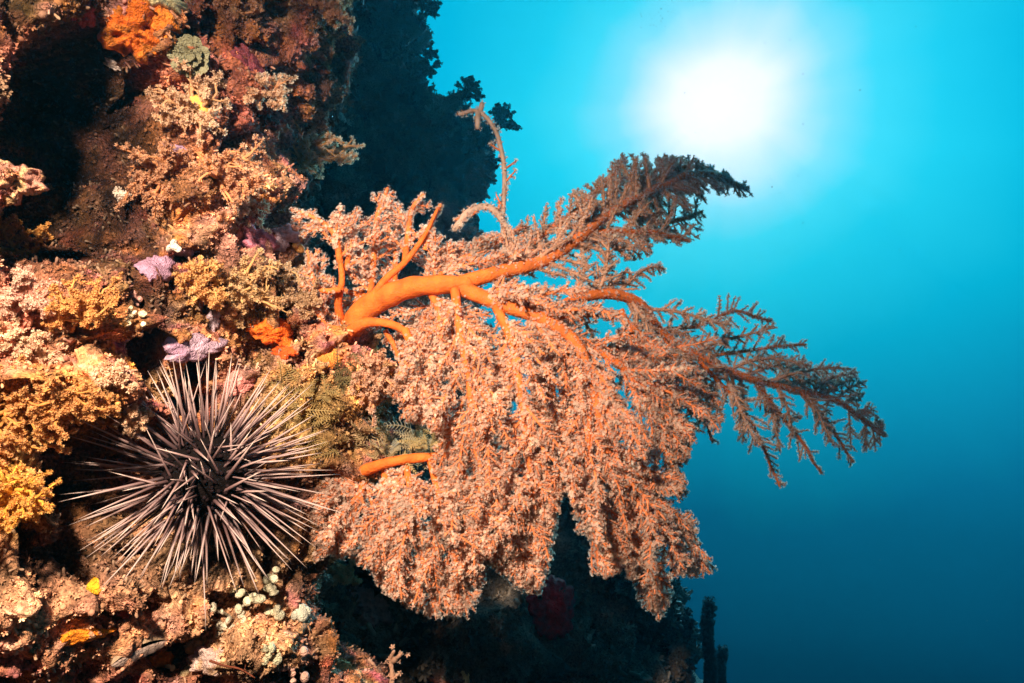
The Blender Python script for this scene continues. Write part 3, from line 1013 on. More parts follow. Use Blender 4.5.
# smaller colony below
base2 = at(366, 472, 1.02)
fan2 = empty('fan_coral', Matrix.Translation(base2), 'smaller orange fan coral hanging in a curtain beside the sea urchin', 'coral')
t2 = MB()
sp_ = smooth_line(np.array([at(350, 480, 1.03), at(366, 470, 0.96), at(395, 461, 0.945), at(430, 457, 0.945), at(470, 456, 0.95)]), 26)
tube(t2, sp_, np.linspace(6.2, 3.6, 26) * PXM * (1 + 0.15 * fbm(sp_, 50, 2, 4)), ORANGE, 12)
tube(t2, smooth_line(np.array([at(358, 476, 1.02), at(335, 462, 1.0), at(320, 460, 0.99)]), 12), np.linspace(6, 4, 12) * PXM, ORANGE * np.array([0.9, 0.7, 0.7]), 10)
t2.build('trunk', M_BRANCH, fan2, origin=base2)
for i, ctrl in enumerate([
    [(360, 474, 1.0), (342, 485, 0.97), (328, 510, 0.95), (322, 550, 0.94)],
    [(368, 472, 0.98), (358, 500, 0.95), (350, 525, 0.94), (348, 552, 0.94)],
    [(385, 464, 0.97), (385, 500, 0.93), (385, 540, 0.92), (395, 592, 0.92)],
    [(405, 460, 0.96), (412, 500, 0.91), (420, 550, 0.90), (436, 608, 0.90)],
    [(430, 458, 0.95), (440, 500, 0.91), (452, 550, 0.90), (470, 606, 0.90)],
    [(455, 458, 0.95), (470, 490, 0.92), (480, 530, 0.91), (490, 555, 0.91)],
        [(468, 457, 0.95), (500, 480, 0.92), (515, 530, 0.92), (526, 585, 0.92)]]):
    limb(fan2, ctrl, 4, 1.6, DENSE, 400 + i, None, polyp_from=0.12, droop=0.6)
print('polyps', NPOL)

# ------------------------------------------------------------------ the sea urchin
up_, um_ = seat(205, 478, 1.2)
uc = Vector(at(205, 474, min(up_.y - 0.02, 0.83)))
urchin = empty('sea_urchin', Matrix.Translation(uc), 'dark long-spined sea urchin with pale brown spines wedged in the crust', 'sea urchin')
q = np.random.default_rng(5)
mb = MB()
V = ICO2 * np.array([0.050, 0.044, 0.047])
V = V * (1 + 0.1 * pn(ICO2, 4, 3))[:, None]
mb.add(V, ICO2F, (0.005, 0.003, 0.003))
kn = unit(q.normal(0, 1, (260, 3)))
mb.many(place(ICO1, kn * np.array([0.049, 0.043, 0.046]), frames(kn), np.full(260, 0.0026)), ICO1F, np.tile(np.array([0.012, 0.006, 0.007]), (260, 1)))
mb.build('body', M_DARK, urchin)
sm = MB()
zz = np.array([0, 0.06, 0.35, 0.7, 1.0])
tube(sm, np.stack([np.zeros(5), np.zeros(5), zz], 1), np.array([1.25, 1.0, 0.8, 0.6, 0.32]),
     np.array([(0.02, 0.011, 0.012), (0.04, 0.022, 0.023), (0.13, 0.072, 0.072), (0.34, 0.22, 0.205), (0.52, 0.39, 0.35)]), 7)
proto = sm.build('spine', M_SPINE, urchin)
cz = np.array((-uc).normalized())
dirs = []
while len(dirs) < 250:
    d = unit(q.normal(0, 1, 3))
    c_ = d @ cz
    if c_ < -0.22 or (c_ > 0.5 and q.random() < 0.45):
        continue
    if dirs and max(d @ e for e in dirs) > 0.9972:
        continue
    dirs.append(d)
dirs.sort(key=lambda d: abs(d @ cz - 0.25))
rest = MB()
TV, TFc = None, None
for i, d in enumerate(dirs):
    c_ = d @ cz
    ln = (0.077 + 0.010 * q.normal()) * (1.0 if c_ < 0.5 else 0.5 + 0.25 * q.random())
    if q.random() < 0.12:
        ln *= 0.7
    rr = 0.00185 * q.uniform(0.65, 1.25)
    o = d * np.array([0.042, 0.036, 0.039])
    dd = unit(d + q.normal(0, 0.16 if c_ < 0.4 else 0.60, 3))
    Rm = Vector(dd).to_track_quat('Z', 'Y').to_matrix()
    Mx = Matrix.Translation(Vector(o)) @ Rm.to_4x4() @ Matrix.Diagonal((rr, rr, ln, 1))
    if i < 100:
        s = proto if i == 0 else proto.copy()
        if i:
            COL.objects.link(s)
            s.parent = urchin
        s.matrix_local = Mx
    else:
        Vv = np.concatenate(sm.v)
        Mn = np.array(Mx)
        base_n = rest.n
        rest.v.append(Vv @ Mn[:3, :3].T + Mn[:3, 3]); rest.c.append(np.concatenate(sm.c)); rest.n += len(Vv)
        for f in sm.f:
            rest.f.append(f + base_n)
tag(rest.build('spines', M_SPINE, urchin), kind='stuff')

# ------------------------------------------------------------------ the water itself: thin blue scattering everywhere
hz = MB()
hx0, hx1, hy0, hy1, hz0, hz1 = -4.0, 5.0, -2.5, 8.0, -3.2, 3.2
hv = [(x, y, z) for x in (hx0, hx1) for y in (hy0, hy1) for z in (hz0, hz1)]
hz.add(hv, [(0, 1, 3, 2), (4, 6, 7, 5), (0, 4, 5, 1), (2, 3, 7, 6), (0, 2, 6, 4), (1, 5, 7, 3)])
M_HAZE = bpy.data.materials.new('sea_haze')
M_HAZE.use_nodes = True
ht = M_HAZE.node_tree
ht.nodes.clear()
vol = ht.nodes.new('ShaderNodeVolumePrincipled')
vol.inputs['Color'].default_value = (0.05, 0.52, 0.74, 1)
vol.inputs['Density'].default_value = 0.014
vol.inputs['Anisotropy'].default_value = 0.6
hout = ht.nodes.new('ShaderNodeOutputMaterial')
ht.links.new(vol.outputs[0], hout.inputs['Volume'])
haze = hz.build('haze', M_HAZE, None, False)
tag(haze, 'faint blue haze of the sea water', 'haze', None, 'stuff')

# ------------------------------------------------------------------ colonies on the wall
PEACH, CREAM, SALM = (0.68, 0.37, 0.22), (0.80, 0.55, 0.37), (0.70, 0.34, 0.20)
PB = (0.62, 0.30, 0.15)
soft_coral('soft_coral', 300, 158, 84, 'bushy peach soft coral standing out over the dark gap', (0.68, 0.36, 0.16), CREAM, 7, 0.8, (0.6, -0.2, 0.25), 0.6)
soft_coral('soft_coral', 197, 112, 60, 'peach soft coral with a bright yellow centre', (0.58, 0.32, 0.16), CREAM, 8, 1.1, (0.1, 0, 0.1), 1.0, core=(0.85, 0.55, 0.12), polyp=0.0036)
soft_coral('soft_coral', 238, 12, 60, 'pale brown soft coral beside the dark slit at the top of the wall', PB, PEACH, 7, 0.9, (0.3, -0.2, 0.3), 0.6)
soft_coral('soft_coral', 318, 8, 56, 'pale soft coral topmost on the edge of the lit wall', PB, PEACH, 7, 0.9, (0.4, 0, 0.3), 0.6)
soft_coral('soft_coral', 268, 92, 44, 'small peach soft coral below the dark red sponge', PB, CREAM, 5, 0.8, (0.2, 0, 0.2), 0.8)
soft_coral('soft_coral', 222, 178, 64, 'low spreading orange soft coral on the long ledge', (0.65, 0.28, 0.12), PEACH, 9, 1.2, (0.5, 0, 0), 0.9)
soft_coral('soft_coral', 165, 180, 62, 'dull orange soft coral lying along the shaded ledge', (0.50, 0.21, 0.09), (0.6, 0.33, 0.2), 9, 1.2, (-0.2, 0, -0.1), 0.9)
soft_coral('soft_coral', 236, 205, 44, 'small cream soft coral hanging under the long ledge', PB, CREAM, 6, 0.9, (0.2, 0, -0.3), 0.8)
soft_coral('soft_coral', 128, 410, 46, 'cream soft coral sticking out above the sea urchin', (0.72, 0.40, 0.18), CREAM, 7, 1.0, (0.5, 0, -0.1), 0.7, polyp=0.0028, dens=1.8)
soft_coral('soft_coral', 112, 385, 34, 'small pale soft coral above the cream one by the urchin', (0.70, 0.36, 0.18), CREAM, 5, 0.9, (0.3, 0, 0.3), 0.7, polyp=0.0038)
soft_coral('soft_coral', 42, 188, 24, 'tiny white branching soft coral at the lip of the cave', (0.85, 0.7, 0.55), (0.88, 0.78, 0.68), 3, 0.7, (0.6, 0, -0.5), 0.9, polyp=0.004, depth=2)
soft_coral('soft_coral', 126, 196, 18, 'tiny white branching soft coral on the cave floor', (0.8, 0.65, 0.5), (0.85, 0.72, 0.62), 3, 0.8, (0.2, 0, 0), 0.9, polyp=0.004, depth=2)
soft_coral('soft_coral', 15, 250, 56, 'yellow feathery soft coral at the left edge below the cave', (0.82, 0.46, 0.12), (0.78, 0.40, 0.12), 8, 1.1, (0.5, 0, -0.2), 0.7, polyp=0.0028, dens=1.8)
soft_coral('soft_coral', 14, 492, 74, 'bright yellow soft coral hanging at the left edge', (0.80, 0.40, 0.06), (0.78, 0.42, 0.12), 9, 1.0, (0.2, 0, -0.3), 0.8, polyp=0.0028, dens=2.2)
soft_coral('soft_coral', 28, 402, 92, 'large golden soft coral on the ledge left of the urchin', (0.55, 0.24, 0.06), (0.74, 0.40, 0.16), 12, 1.3, (0.2, 0, 0), 0.9, polyp=0.0028, dens=2.2)
soft_coral('soft_coral', 75, 398, 62, 'golden soft coral mound on the right of the ledge', (0.55, 0.23, 0.06), (0.72, 0.38, 0.15), 10, 1.3, (0.2, 0, 0), 0.9, polyp=0.0028, dens=2.2)
soft_coral('soft_coral', 85, 318, 56, 'orange soft coral arching over the small hollow', (0.58, 0.26, 0.08), (0.76, 0.40, 0.14), 9, 1.2, (0, 0, 0.2), 0.9, polyp=0.0028, dens=1.8)
soft_coral('soft_coral', 205, 288, 46, 'yellow orange soft coral between the purple sponges', (0.72, 0.36, 0.12), (0.76, 0.44, 0.18), 7, 1.2, (0, 0, 0), 1.0, polyp=0.0036)
soft_coral('soft_coral', 245, 290, 62, 'fuzzy tan soft coral in the middle of the wall', (0.60, 0.34, 0.14), (0.70, 0.48, 0.26), 9, 1.3, (0, 0, 0), 1.0)
soft_coral('soft_coral', 300, 300, 46, 'brown soft coral behind the fan coral trunk', (0.45, 0.25, 0.12), (0.62, 0.42, 0.26), 7, 1.2, (0, 0, 0), 0.9)
soft_coral('soft_coral', 372, 382, 54, 'salmon soft coral tucked under the fan coral trunk', (0.62, 0.28, 0.14), (0.74, 0.48, 0.34), 8, 1.1, (0.4, -0.3, 0), 0.9)
soft_coral('soft_coral', 336, 572, 34, 'small orange soft coral under the hanging curtain', (0.65, 0.30, 0.12), (0.75, 0.45, 0.25), 6, 1.0, (0.3, -0.2, 0), 0.9)
soft_coral('soft_coral', 30, 300, 50, 'pinkish soft coral rubble by the left edge', (0.62, 0.27, 0.2), (0.8, 0.55, 0.42), 9, 1.3, (0, 0, 0), 1.0, polyp=0.0028, dens=1.8)
soft_coral('soft_coral', 25, 350, 52, 'cream and pink soft coral above the golden ledge', (0.60, 0.27, 0.18), (0.82, 0.62, 0.42), 9, 1.3, (0, 0, 0), 1.0, polyp=0.0028, dens=1.8)

ORS = (0.85, 0.18, 0.02)
sponge('sponge', 133, 32, 50, 62, 'large bright orange sponge at the top of the wall', ORS, col2=(0.65, 0.20, 0.03), rot=0.4, rough=2.2, thick=9, pits=60)
sponge('sponge', 160, 18, 40, 24, 'orange sponge below the cream sponge', (0.88, 0.24, 0.03), rot=-0.8, rough=1.4, thick=6)
sponge('sponge', 166, 3, 38, 18, 'cream lobed sponge at the top edge', (0.72, 0.62, 0.34), rough=1.2, thick=12)
sponge('sponge', 271, 333, 44, 26, 'bright orange sponge beside the fan coral base', (0.90, 0.16, 0.015), rot=-0.7, rough=1.6, thick=8, pits=70)
sponge('sponge', 284, 352, 26, 14, 'small red orange sponge with dark pits under the bright orange one', (0.70, 0.10, 0.015), rot=-0.3, rough=1.6, thick=5, pits=90)
sponge('sponge', 83, 637, 42, 17, 'flat orange sponge above the gaping shell', (0.92, 0.26, 0.015), rough=0.8, thick=5, lobes=0.25)
sponge('sponge', 95, 586, 12, 20, 'small yellow orange sponge on the pink crust', (0.90, 0.42, 0.02), rough=0.8, thick=4, lobes=0.25)
sponge('sponge', 158, 664, 22, 18, 'small orange sponge right of the gaping shell', (0.85, 0.24, 0.03), rough=1.2, thick=4)
sponge('sponge', 125, 613, 14, 12, 'tiny red sponge below the urchin spines', (0.75, 0.15, 0.08), rough=1.2, thick=4)
sponge('sponge', 328, 358, 26, 18, 'smooth orange holdfast patch at the fan coral base', (0.82, 0.26, 0.05), rough=0.6, thick=6)
LIL, LIL2 = (0.36, 0.20, 0.29), (0.46, 0.30, 0.38)
sponge('sponge', 190, 351, 50, 26, 'large lilac sponge just above the urchin', LIL2, rot=0.05, rough=0.6, thick=11, lobes=0.30, col2=LIL)
sponge('sponge', 154, 267, 26, 32, 'upright mauve sponge at the right of the cave', LIL, rot=0.4, rough=0.6, thick=8, lobes=0.30)
sponge('sponge', 184, 252, 18, 14, 'small round lilac sponge right of the mauve one', LIL2, rough=0.6, thick=9, lobes=0.2)
sponge('sponge', 213, 318, 14, 24, 'narrow pale lilac sponge above the orange sponge', (0.52, 0.38, 0.43), rot=0.3, rough=0.5, thick=8, lobes=0.4)
sponge('sponge', 284, 238, 26, 26, 'pale lavender sponge beside the fan coral tufts', (0.46, 0.33, 0.41), rough=0.8, thick=7, lobes=0.5)
sponge('sponge', 260, 240, 30, 36, 'rough magenta sponge left of the lavender one', (0.48, 0.16, 0.22), rot=0.5, rough=1.6, thick=6)
sponge('sponge', 176, 150, 26, 16, 'dim purple sponge at the edge of the cave', (0.35, 0.22, 0.34), rough=0.9, thick=6)
sponge('sponge', 250, 62, 40, 26, 'dark red sponge beside the dark gap', (0.32, 0.07, 0.09), rot=-0.6, rough=1.6, thick=7)
sponge('sponge', 84, 14, 26, 34, 'deep red sponge left of the large orange one', (0.28, 0.035, 0.035), rough=1.6, thick=6)
sponge('sponge', 237, 384, 30, 24, 'round coral pink sponge behind the upper urchin spines', (0.78, 0.28, 0.24), rough=1.0, thick=8, lobes=0.2)
sponge('sponge', 92, 364, 26, 40, 'ribbed red orange sponge beside a narrow dark crack', (0.78, 0.28, 0.12), rot=0.4, rough=2.0, thick=8, col2=(0.7, 0.45, 0.3))
sponge('sponge', 370, 606, 50, 44, 'dusky pink lumpy sponge in the shade below the curtain', (0.45, 0.28, 0.28), rough=2.4, thick=10, lobes=0.5)
sponge('sponge', 12, 182, 46, 40, 'pink and cream crust bulging at the left edge', (0.46, 0.20, 0.14), rough=3.0, thick=5, col2=(0.5, 0.30, 0.14), pits=75)
sponge('sponge', 22, 172, 12, 34, 'cream ridge crossing the pink crust at the left edge', (0.52, 0.34, 0.18), rot=0.55, rough=0.6, thick=12, lobes=0.15)
sponge('sponge', 112, 64, 18, 10, 'small white sponge on the dark upper rock', (0.80, 0.66, 0.60), rot=-0.5, rough=1.2, thick=5)
sponge('sponge', 215, 660, 60, 30, 'pale pink crust among the white beads', (0.72, 0.50, 0.44), rough=1.2, thick=5, col2=(0.6, 0.36, 0.22))
sponge('sponge', 552, 607, 52, 58, 'deep red sponge in the dark below the fan coral', (0.45, 0.010, 0.012), lobes=0.12, rough=1.5, thick=12)

GRN = (0.78, 0.70, 0.48)
bead_cluster('algae_cluster', 256, 590, 36, 32, 14, 6.5, 'pale green beaded algae clump at the lower urchin spines', GRN, 'algae')
bead_cluster('algae_cluster', 300, 612, 26, 14, 5, 7, 'white beaded algae clump standing out at the right', (0.80, 0.76, 0.60), 'algae')
bead_cluster('algae_cluster', 268, 616, 24, 14, 6, 5.5, 'cream beaded algae clump in the middle of its row', (0.76, 0.68, 0.46), 'algae')
bead_cluster('algae_cluster', 228, 624, 36, 22, 10, 6, 'cream white beaded algae clump left in its row', (0.80, 0.70, 0.52), 'algae')
bead_cluster('algae_cluster', 200, 642, 20, 22, 7, 5.5, 'yellowish beaded algae clump by the pale pink crust', (0.72, 0.52, 0.26), 'algae')
bead_cluster('algae_cluster', 290, 668, 26, 34, 16, 4.5, 'pink beaded clump at the bottom right of the lit reef', (0.76, 0.44, 0.34), 'algae', flat=0.8)
bead_cluster('algae_cluster', 262, 655, 22, 22, 8, 5, 'pale olive beaded clump left of the pink one', (0.62, 0.56, 0.36), 'algae')
bead_cluster('algae_cluster', 185, 668, 26, 20, 9, 5, 'cream and yellow beaded clump at the bottom edge', (0.78, 0.60, 0.34), 'algae')
bead_cluster('algae_cluster', 138, 318, 14, 22, 8, 4.2, 'cream beaded clump at the mouth of the small hollow', (0.80, 0.66, 0.44), 'algae')
bead_cluster('algae_cluster', 172, 246, 12, 10, 5, 4.5, 'white beaded clump left of the round lilac sponge', (0.80, 0.70, 0.58), 'algae')
bead_cluster('cup_coral', 294, 240, 14, 22, 6, 5, 'little cluster of orange cup corals beside the lavender sponge', (0.85, 0.40, 0.12), 'coral', flat=0.9)
bead_cluster('algae_cluster', 132, 296, 22, 26, 14, 4, 'pink beaded clump below the mauve sponge', (0.66, 0.34, 0.28), 'algae', flat=0.8)

# grey-green rosette
p, M = seat(190, 57, 1.6)
k = PXM * p.y
mb = MB()
q = np.random.default_rng(9)
for ring, (n, r, z0, tilt) in enumerate(((12, 19, 0, 0.25), (9, 13, 4, 0.6), (6, 7.5, 8, 1.0))):
    for i in range(n):
        a = i / n * 2 * np.pi + ring * 0.4 + q.normal(0, 0.1)
        U, Vv = np.meshgrid(np.linspace(0, 1, 8), np.linspace(-1, 1, 9), indexing='ij')
        wdt = 0.62 * np.sin(np.pi * (0.18 + 0.72 * U)) * r * 0.75
        rr = U * r * q.uniform(0.9, 1.1)
        X = rr
        Yy = Vv * wdt
        Z = z0 + rr * tilt * U + 1.6 * np.sin(Vv * 5 + i) * U - 1.5 * Vv ** 2 * U
        Xw, Yw = X * math.cos(a) - Yy * math.sin(a), X * math.sin(a) + Yy * math.cos(a)
        Vx = np.stack([Xw, Yw, Z], -1).reshape(-1, 3) * k
        bot = Vx - np.array([0, 0, 0.8 * k])
        I = np.arange(72).reshape(8, 9)
        Fq = np.stack([I[:-1, :-1], I[:-1, 1:], I[1:, 1:], I[1:, :-1]], -1).reshape(-1, 4)
        edge = (0.75 + 0.35 * U.reshape(-1, 1))
        cc = np.array([0.30, 0.28, 0.17]) * edge
        mb.add(Vx, Fq, cc)
        mb.add(bot, Fq[:, ::-1], cc * 0.8)
o = mb.build('leafy_algae', M_SPONGE)
o.matrix_world = M
tag(o, 'grey green rosette of overlapping leafy lobes near the top of the wall', 'algae')

# gaping shell in the crust
p, M = seat(142, 652, 1.2)
k = PXM * p.y
sh = empty('shell', M @ Matrix.Translation((0, 0, -0.004)) @ Matrix.Rotation(0.08, 4, 'Z') @ Matrix.Diagonal((0.85, 0.85, 0.7, 1)), 'pale gaping shell with a dark arched slit embedded in the crust', 'shell')
for nm, sgn, colr in (('upper_valve', 1, (0.36, 0.24, 0.15)), ('lower_valve', -1, (0.42, 0.30, 0.25))):
    mb = MB()
    U, Vv = np.meshgrid(np.linspace(-1, 1, 25), np.linspace(0, 1, 8), indexing='ij')
    arch = 9 * (1 - U ** 2)
    lip = arch * (1 if sgn > 0 else 0.55)
    X = U * 34
    Yy = lip + sgn * Vv * (8 if sgn > 0 else 12) * np.sqrt(np.clip(1.02 - U ** 2, 0, 1))
    Z = 9 * np.cos(Vv * 1.5) * np.sqrt(np.clip(1.02 - U ** 2, 0, 1)) + 0.7 * np.sin(U * 17)
    I = np.arange(25 * 8).reshape(25, 8)
    Fq = np.stack([I[:-1, :-1], I[:-1, 1:], I[1:, 1:], I[1:, :-1]], -1).reshape(-1, 4)
    T_ = np.stack([X, Yy, Z], -1).reshape(-1, 3) * k
    mb.add(T_, Fq, colr)
    mb.add(T_ - np.array([0, sgn * -0.2, 1.4]) * k, Fq[:, ::-1], np.array(colr) * 0.5)
    mb.build(nm, M_SHELL, sh)
mb = MB()
U, Vv = np.meshgrid(np.linspace(-1, 1, 25), np.linspace(0, 1, 4), indexing='ij')
Yy = 9 * (1 - U ** 2) * (0.4 + 0.7 * Vv)
mb.add(np.stack([U * 33, Yy, 2.0 + 0 * U], -1).reshape(-1, 3) * k, np.stack([np.arange(100).reshape(25, 4)[:-1, :-1], np.arange(100).reshape(25, 4)[:-1, 1:], np.arange(100).reshape(25, 4)[1:, 1:], np.arange(100).reshape(25, 4)[1:, :-1]], -1).reshape(-1, 4), (0.02, 0.012, 0.01))
mb.build('gape_shade', M_DARK, sh)  # dark sheet painted as the shade inside the open shell

# thin twig across the pink crust
p, M = seat(235, 667, 1.5)
mb = MB()
tube(mb, smooth_line(np.array([(-24, 7, 4), (-8, 3, 8), (8, 0, 9), (22, -9, 6)]) * PXM * p.y, 14), np.linspace(1.3, 0.7, 14) * PXM * p.y, (0.22, 0.06, 0.03), 6)
tube(mb, smooth_line(np.array([(12, -2, 9), (14, 5, 11), (15, 12, 10)]) * PXM * p.y, 6), 0.6 * PXM * p.y, (0.22, 0.06, 0.03), 5)
o = mb.build('twig', M_BRANCH)
o.matrix_world = M
tag(o, 'thin dark red brown twig lying across the pale pink crust', 'twig')


def twiggy(name, px, py, lines, r, col, label, cat='coral', Y=None, group=None, beads=0, bcol=None, polyps=True):
    """a small upright colony drawn as a few forked stems; lines are pixel offsets from its foot"""
    p, n = hit(px, py)
    k = PXM * p.y
    mb = MB()
    q = np.random.default_rng(int(px + py))
    po = []
    for ln in lines:
        c3 = np.array([(dx * k, -abs(dy) * 0.25 * k + q.normal(0, 1) * k, -dy * k) for dx, dy in ln])
        pts = smooth_line(c3, 14)
        tube(mb, pts, np.linspace(r, r * 0.55, 14) * k * (1 + 0.25 * q.normal(0, 1, 14)).clip(0.6, 1.5), np.array(col), 7)
        for t in np.linspace(1, 13, beads).astype(int):
            po.append(pts[t] + q.normal(0, r * 0.8, 3) * k)
    if po:
        po = np.array(po)
        mb.many(place(STAR5, po, frames(q.normal(0, 1, po.shape)), np.full(len(po), r * 1.2 * k)), STAR5F, np.tile(np.array(bcol or col), (len(po), 1)))
    o = mb.build(name, M_BRANCH)
    o.location = p
    return tag(o, label, cat, group)


twiggy('branching_coral', 383, 676, [[(-3, 16), (-3, 0), (-8, -12), (-14, -18)], [(8, 16), (10, -2), (8, -18), (12, -28)], [(10, -16), (16, -22), (20, -26)], [(9, 0), (15, -2)]], 2.6,
       (0.62, 0.34, 0.22), 'thin pink branching coral rising from the dark bottom', beads=5)
twiggy('branching_coral', 468, 676, [[(0, 12), (1, 0), (4, -14)], [(0, 4), (-6, -5)], [(2, -2), (9, -8)]], 2.2, (0.72, 0.60, 0.36), 'small pale yellow branching coral in the dark at the bottom', beads=4)


# feathery hydroids between the two fan corals
def hydroid(px, py, n, size, col, label, seed, up=0.0, lean=(0, 0), Y=None):
    p, M = seat(px, py, 1.2)
    if Y:                                      # grows on a coral stem instead of the wall
        p = Vector(at(px, py, Y))
        M.translation = p
    k = PXM * p.y
    q = np.random.default_rng(seed)
    mb = MB()
    for i in range(n):
        b = np.array([q.normal(0, size * 0.28), q.normal(0, size * 0.2), 0])
        d = unit(np.array([q.normal(lean[0], 0.5), q.normal(0.3 + lean[1], 0.5), q.uniform(0.4, 0.9)]))
        ln = size * q.uniform(0.5, 0.9)
        pts = [b]
        dd = d.copy()
        cv = q.normal(0, 0.16, 3)
        for _ in range(8):
            dd = unit(dd + cv + np.array([0, -0.05, 0]))
            pts.append(pts[-1] + dd * ln / 8)
        pts = np.array(pts)
        c = np.array(col) * q.uniform(0.7, 1.25)
        tube(mb, pts * k, np.linspace(0.9, 0.4, 9) * k, c * 0.75, 4, False)
        for j in np.linspace(1, 8, 10):
            a = int(min(j, 7)); f = j - a
            o = pts[a] * (1 - f) + pts[a + 1] * f
            T = unit(pts[a + 1] - pts[a])
            s = unit(np.cross(T, np.array([0.1, 0.2, 1])))
            for sg in (-1, 1):
                e = unit(s * sg + T * 0.6) * size * 0.17 * (1.15 - j / 9)
                tube(mb, np.array([o, o + e * 0.55, o + e + T * 0.6]) * k, np.array([0.5, 0.42, 0.25]) * k, c, 3, False)
    o = mb.build('hydroid', M_POLYP)
    o.matrix_world = M
    return tag(o, label, 'hydroid')


hydroid(415, 450, 22, 44, (0.62, 0.52, 0.34), 'grey green feathery hydroid clump between the two fan corals', 1, lean=(0, 0.3), Y=0.985)
hydroid(372, 448, 22, 44, (0.66, 0.48, 0.26), 'beige feathery hydroid clump left of the grey green one', 2, lean=(0, 0.3), Y=0.99)
hydroid(312, 428, 24, 44, (0.66, 0.48, 0.20), 'yellow feathery hydroid clump touching the right urchin spines', 3)
hydroid(300, 395, 18, 46, (0.58, 0.42, 0.18), 'olive feathery hydroid clump right of the coral pink sponge', 4)
hydroid(350, 378, 26, 40, (0.36, 0.28, 0.13), 'dark olive feathery hydroid clump under the fan coral trunk', 5)
hydroid(430, 445, 12, 34, (0.60, 0.46, 0.22), 'yellow green hydroid sprig on the lower fan coral stem', 6, Y=0.96)

# ------------------------------------------------------------------ bushes on the shaded reef behind
protos = []


def dark_bush(px, py, size, label, group=None, seed=0, wid=0.8):
    """shaggy shaded colony on the far reef"""
    p, n = hit(px, py)
    k = PXM * p.y
    q = np.random.default_rng(seed)
    mb = MB()
    tw, pd = [], []

    def g(o, d, ln, r, lev):
        pts = [o]
        dd = d.copy()
        for _ in range(4):
            dd = unit(dd + q.normal(0, 0.2, 3))
            pts.append(pts[-1] + dd * ln / 4)
        pts = np.array(pts)
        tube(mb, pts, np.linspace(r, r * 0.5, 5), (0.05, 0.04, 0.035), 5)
        for _ in range(10):
            t = q.integers(1, 5)
            tw.append(pts[t] + q.normal(0, r * 0.8, 3)); pd.append(q.normal(0, 1, 3))
        if lev < 3:
            for _ in range(4):
                e = q.normal(0, 1, 3)
                g(pts[q.integers(2, 5)], unit(dd * 0.8 + e * 0.55 * wid), ln * 0.6, r * 0.6, lev + 1)

    for _ in range(4):
        g(np.zeros(3), unit(np.array([0.25, -0.2, 0.6]) * 1.0 + np.array(n) * 0.5 + q.normal(0, 0.35 * wid, 3)), size * k * 0.5, size * k * 0.05, 1)
    tw, pd = np.array(tw), np.array(pd)
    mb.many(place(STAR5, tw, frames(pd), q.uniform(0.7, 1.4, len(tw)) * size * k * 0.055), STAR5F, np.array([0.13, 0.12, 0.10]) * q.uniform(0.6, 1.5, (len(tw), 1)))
    o = mb.build('soft_coral', M_GROWTH)
    o.location = p
    return tag(o, label, 'soft coral', group)


SH = 'dark bushy soft coral on the rim of the shaded reef behind'
GR = 'dark soft corals along the rim of the shaded reef'
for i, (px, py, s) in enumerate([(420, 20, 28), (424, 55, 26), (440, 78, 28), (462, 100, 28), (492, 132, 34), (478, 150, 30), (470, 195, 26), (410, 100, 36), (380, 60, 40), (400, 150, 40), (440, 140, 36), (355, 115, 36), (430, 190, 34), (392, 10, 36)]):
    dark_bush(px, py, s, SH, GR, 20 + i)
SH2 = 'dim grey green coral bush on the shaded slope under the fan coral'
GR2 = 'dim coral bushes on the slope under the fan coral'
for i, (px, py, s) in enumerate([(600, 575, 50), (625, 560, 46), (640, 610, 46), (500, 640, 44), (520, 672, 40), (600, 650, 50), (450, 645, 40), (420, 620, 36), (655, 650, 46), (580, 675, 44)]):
    dark_bush(px, py, s, SH2, GR2, 60 + i)


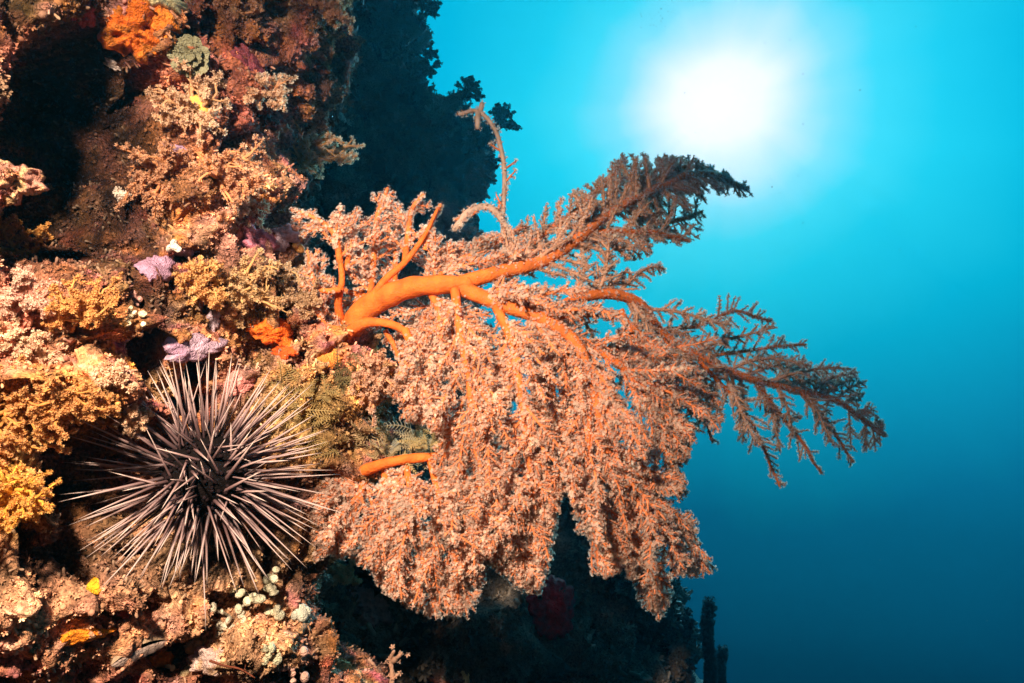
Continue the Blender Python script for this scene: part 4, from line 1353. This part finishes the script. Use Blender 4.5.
def column(px, Y, top, bottom, w, label, seed):
    """shaggy dark column standing up from the slope"""
    q = np.random.default_rng(seed)
    b = at(px, bottom, Y)
    k = PXM * Y
    root = b
    mb = MB()
    pts = smooth_line(np.array([(0, 0, 0), (2, 1, (bottom - top) * 0.4), (-2, 0, (bottom - top) * 0.75), (1, 0, bottom - top)]) * k, 30)
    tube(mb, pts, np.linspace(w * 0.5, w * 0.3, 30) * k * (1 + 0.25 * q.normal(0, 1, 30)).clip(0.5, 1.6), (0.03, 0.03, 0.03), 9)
    n = 700
    t = q.integers(0, 30, n)
    e = unit(q.normal(0, 1, (n, 3)))
    P = pts[t] + e * w * 0.42 * k
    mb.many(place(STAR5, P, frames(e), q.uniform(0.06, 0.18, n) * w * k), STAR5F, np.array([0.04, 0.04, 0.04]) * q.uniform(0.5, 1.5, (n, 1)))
    o = mb.build('sponge_column', M_GROWTH)
    o.location = root
    tag(o, label, 'sponge')


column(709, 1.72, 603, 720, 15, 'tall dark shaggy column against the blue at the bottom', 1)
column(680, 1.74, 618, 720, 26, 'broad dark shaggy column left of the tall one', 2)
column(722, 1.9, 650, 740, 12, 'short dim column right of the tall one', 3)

# drifting specks in the open water
mb = MB()
q = np.random.default_rng(3)
n = 60
S = []
PP = []
for i in range(26):
    PP.append(at(665 + q.normal(0, 14), 14 + q.normal(0, 8), 1.5 + q.uniform(-.1, .1))); S.append(q.uniform(0.0008, 0.0018))
for x, y in ((803, 74), (765, 43), (740, 68), (803, 124), (780, 193), (772, 187), (803, 223), (860, 90), (798, 176), (640, 60), (790, 40), (900, 250), (930, 420), (760, 540), (880, 560), (850, 75)):
    PP.append(at(x, y, q.uniform(1.3, 1.9))); S.append(q.uniform(0.0012, 0.0026))
for i in range(90):
    PP.append(at(q.uniform(520, 1024), q.uniform(0, 683), q.uniform(1.0, 2.2))); S.append(q.uniform(0.0006, 0.0013))
PP, S = np.array(PP), np.array(S)
mb.many(place(ICO1, PP, frames(q.normal(0, 1, PP.shape)), S[:, None] * 0.62 * q.uniform(0.6, 1.4, (len(S), 3))), ICO1F, np.tile(np.array([0.05, 0.1, 0.12]), (len(S), 1)))
tag(mb.build('drifting_specks', M_GROWTH), 'tiny dark specks drifting in the open water near the sun glow', 'particles', None, 'stuff')
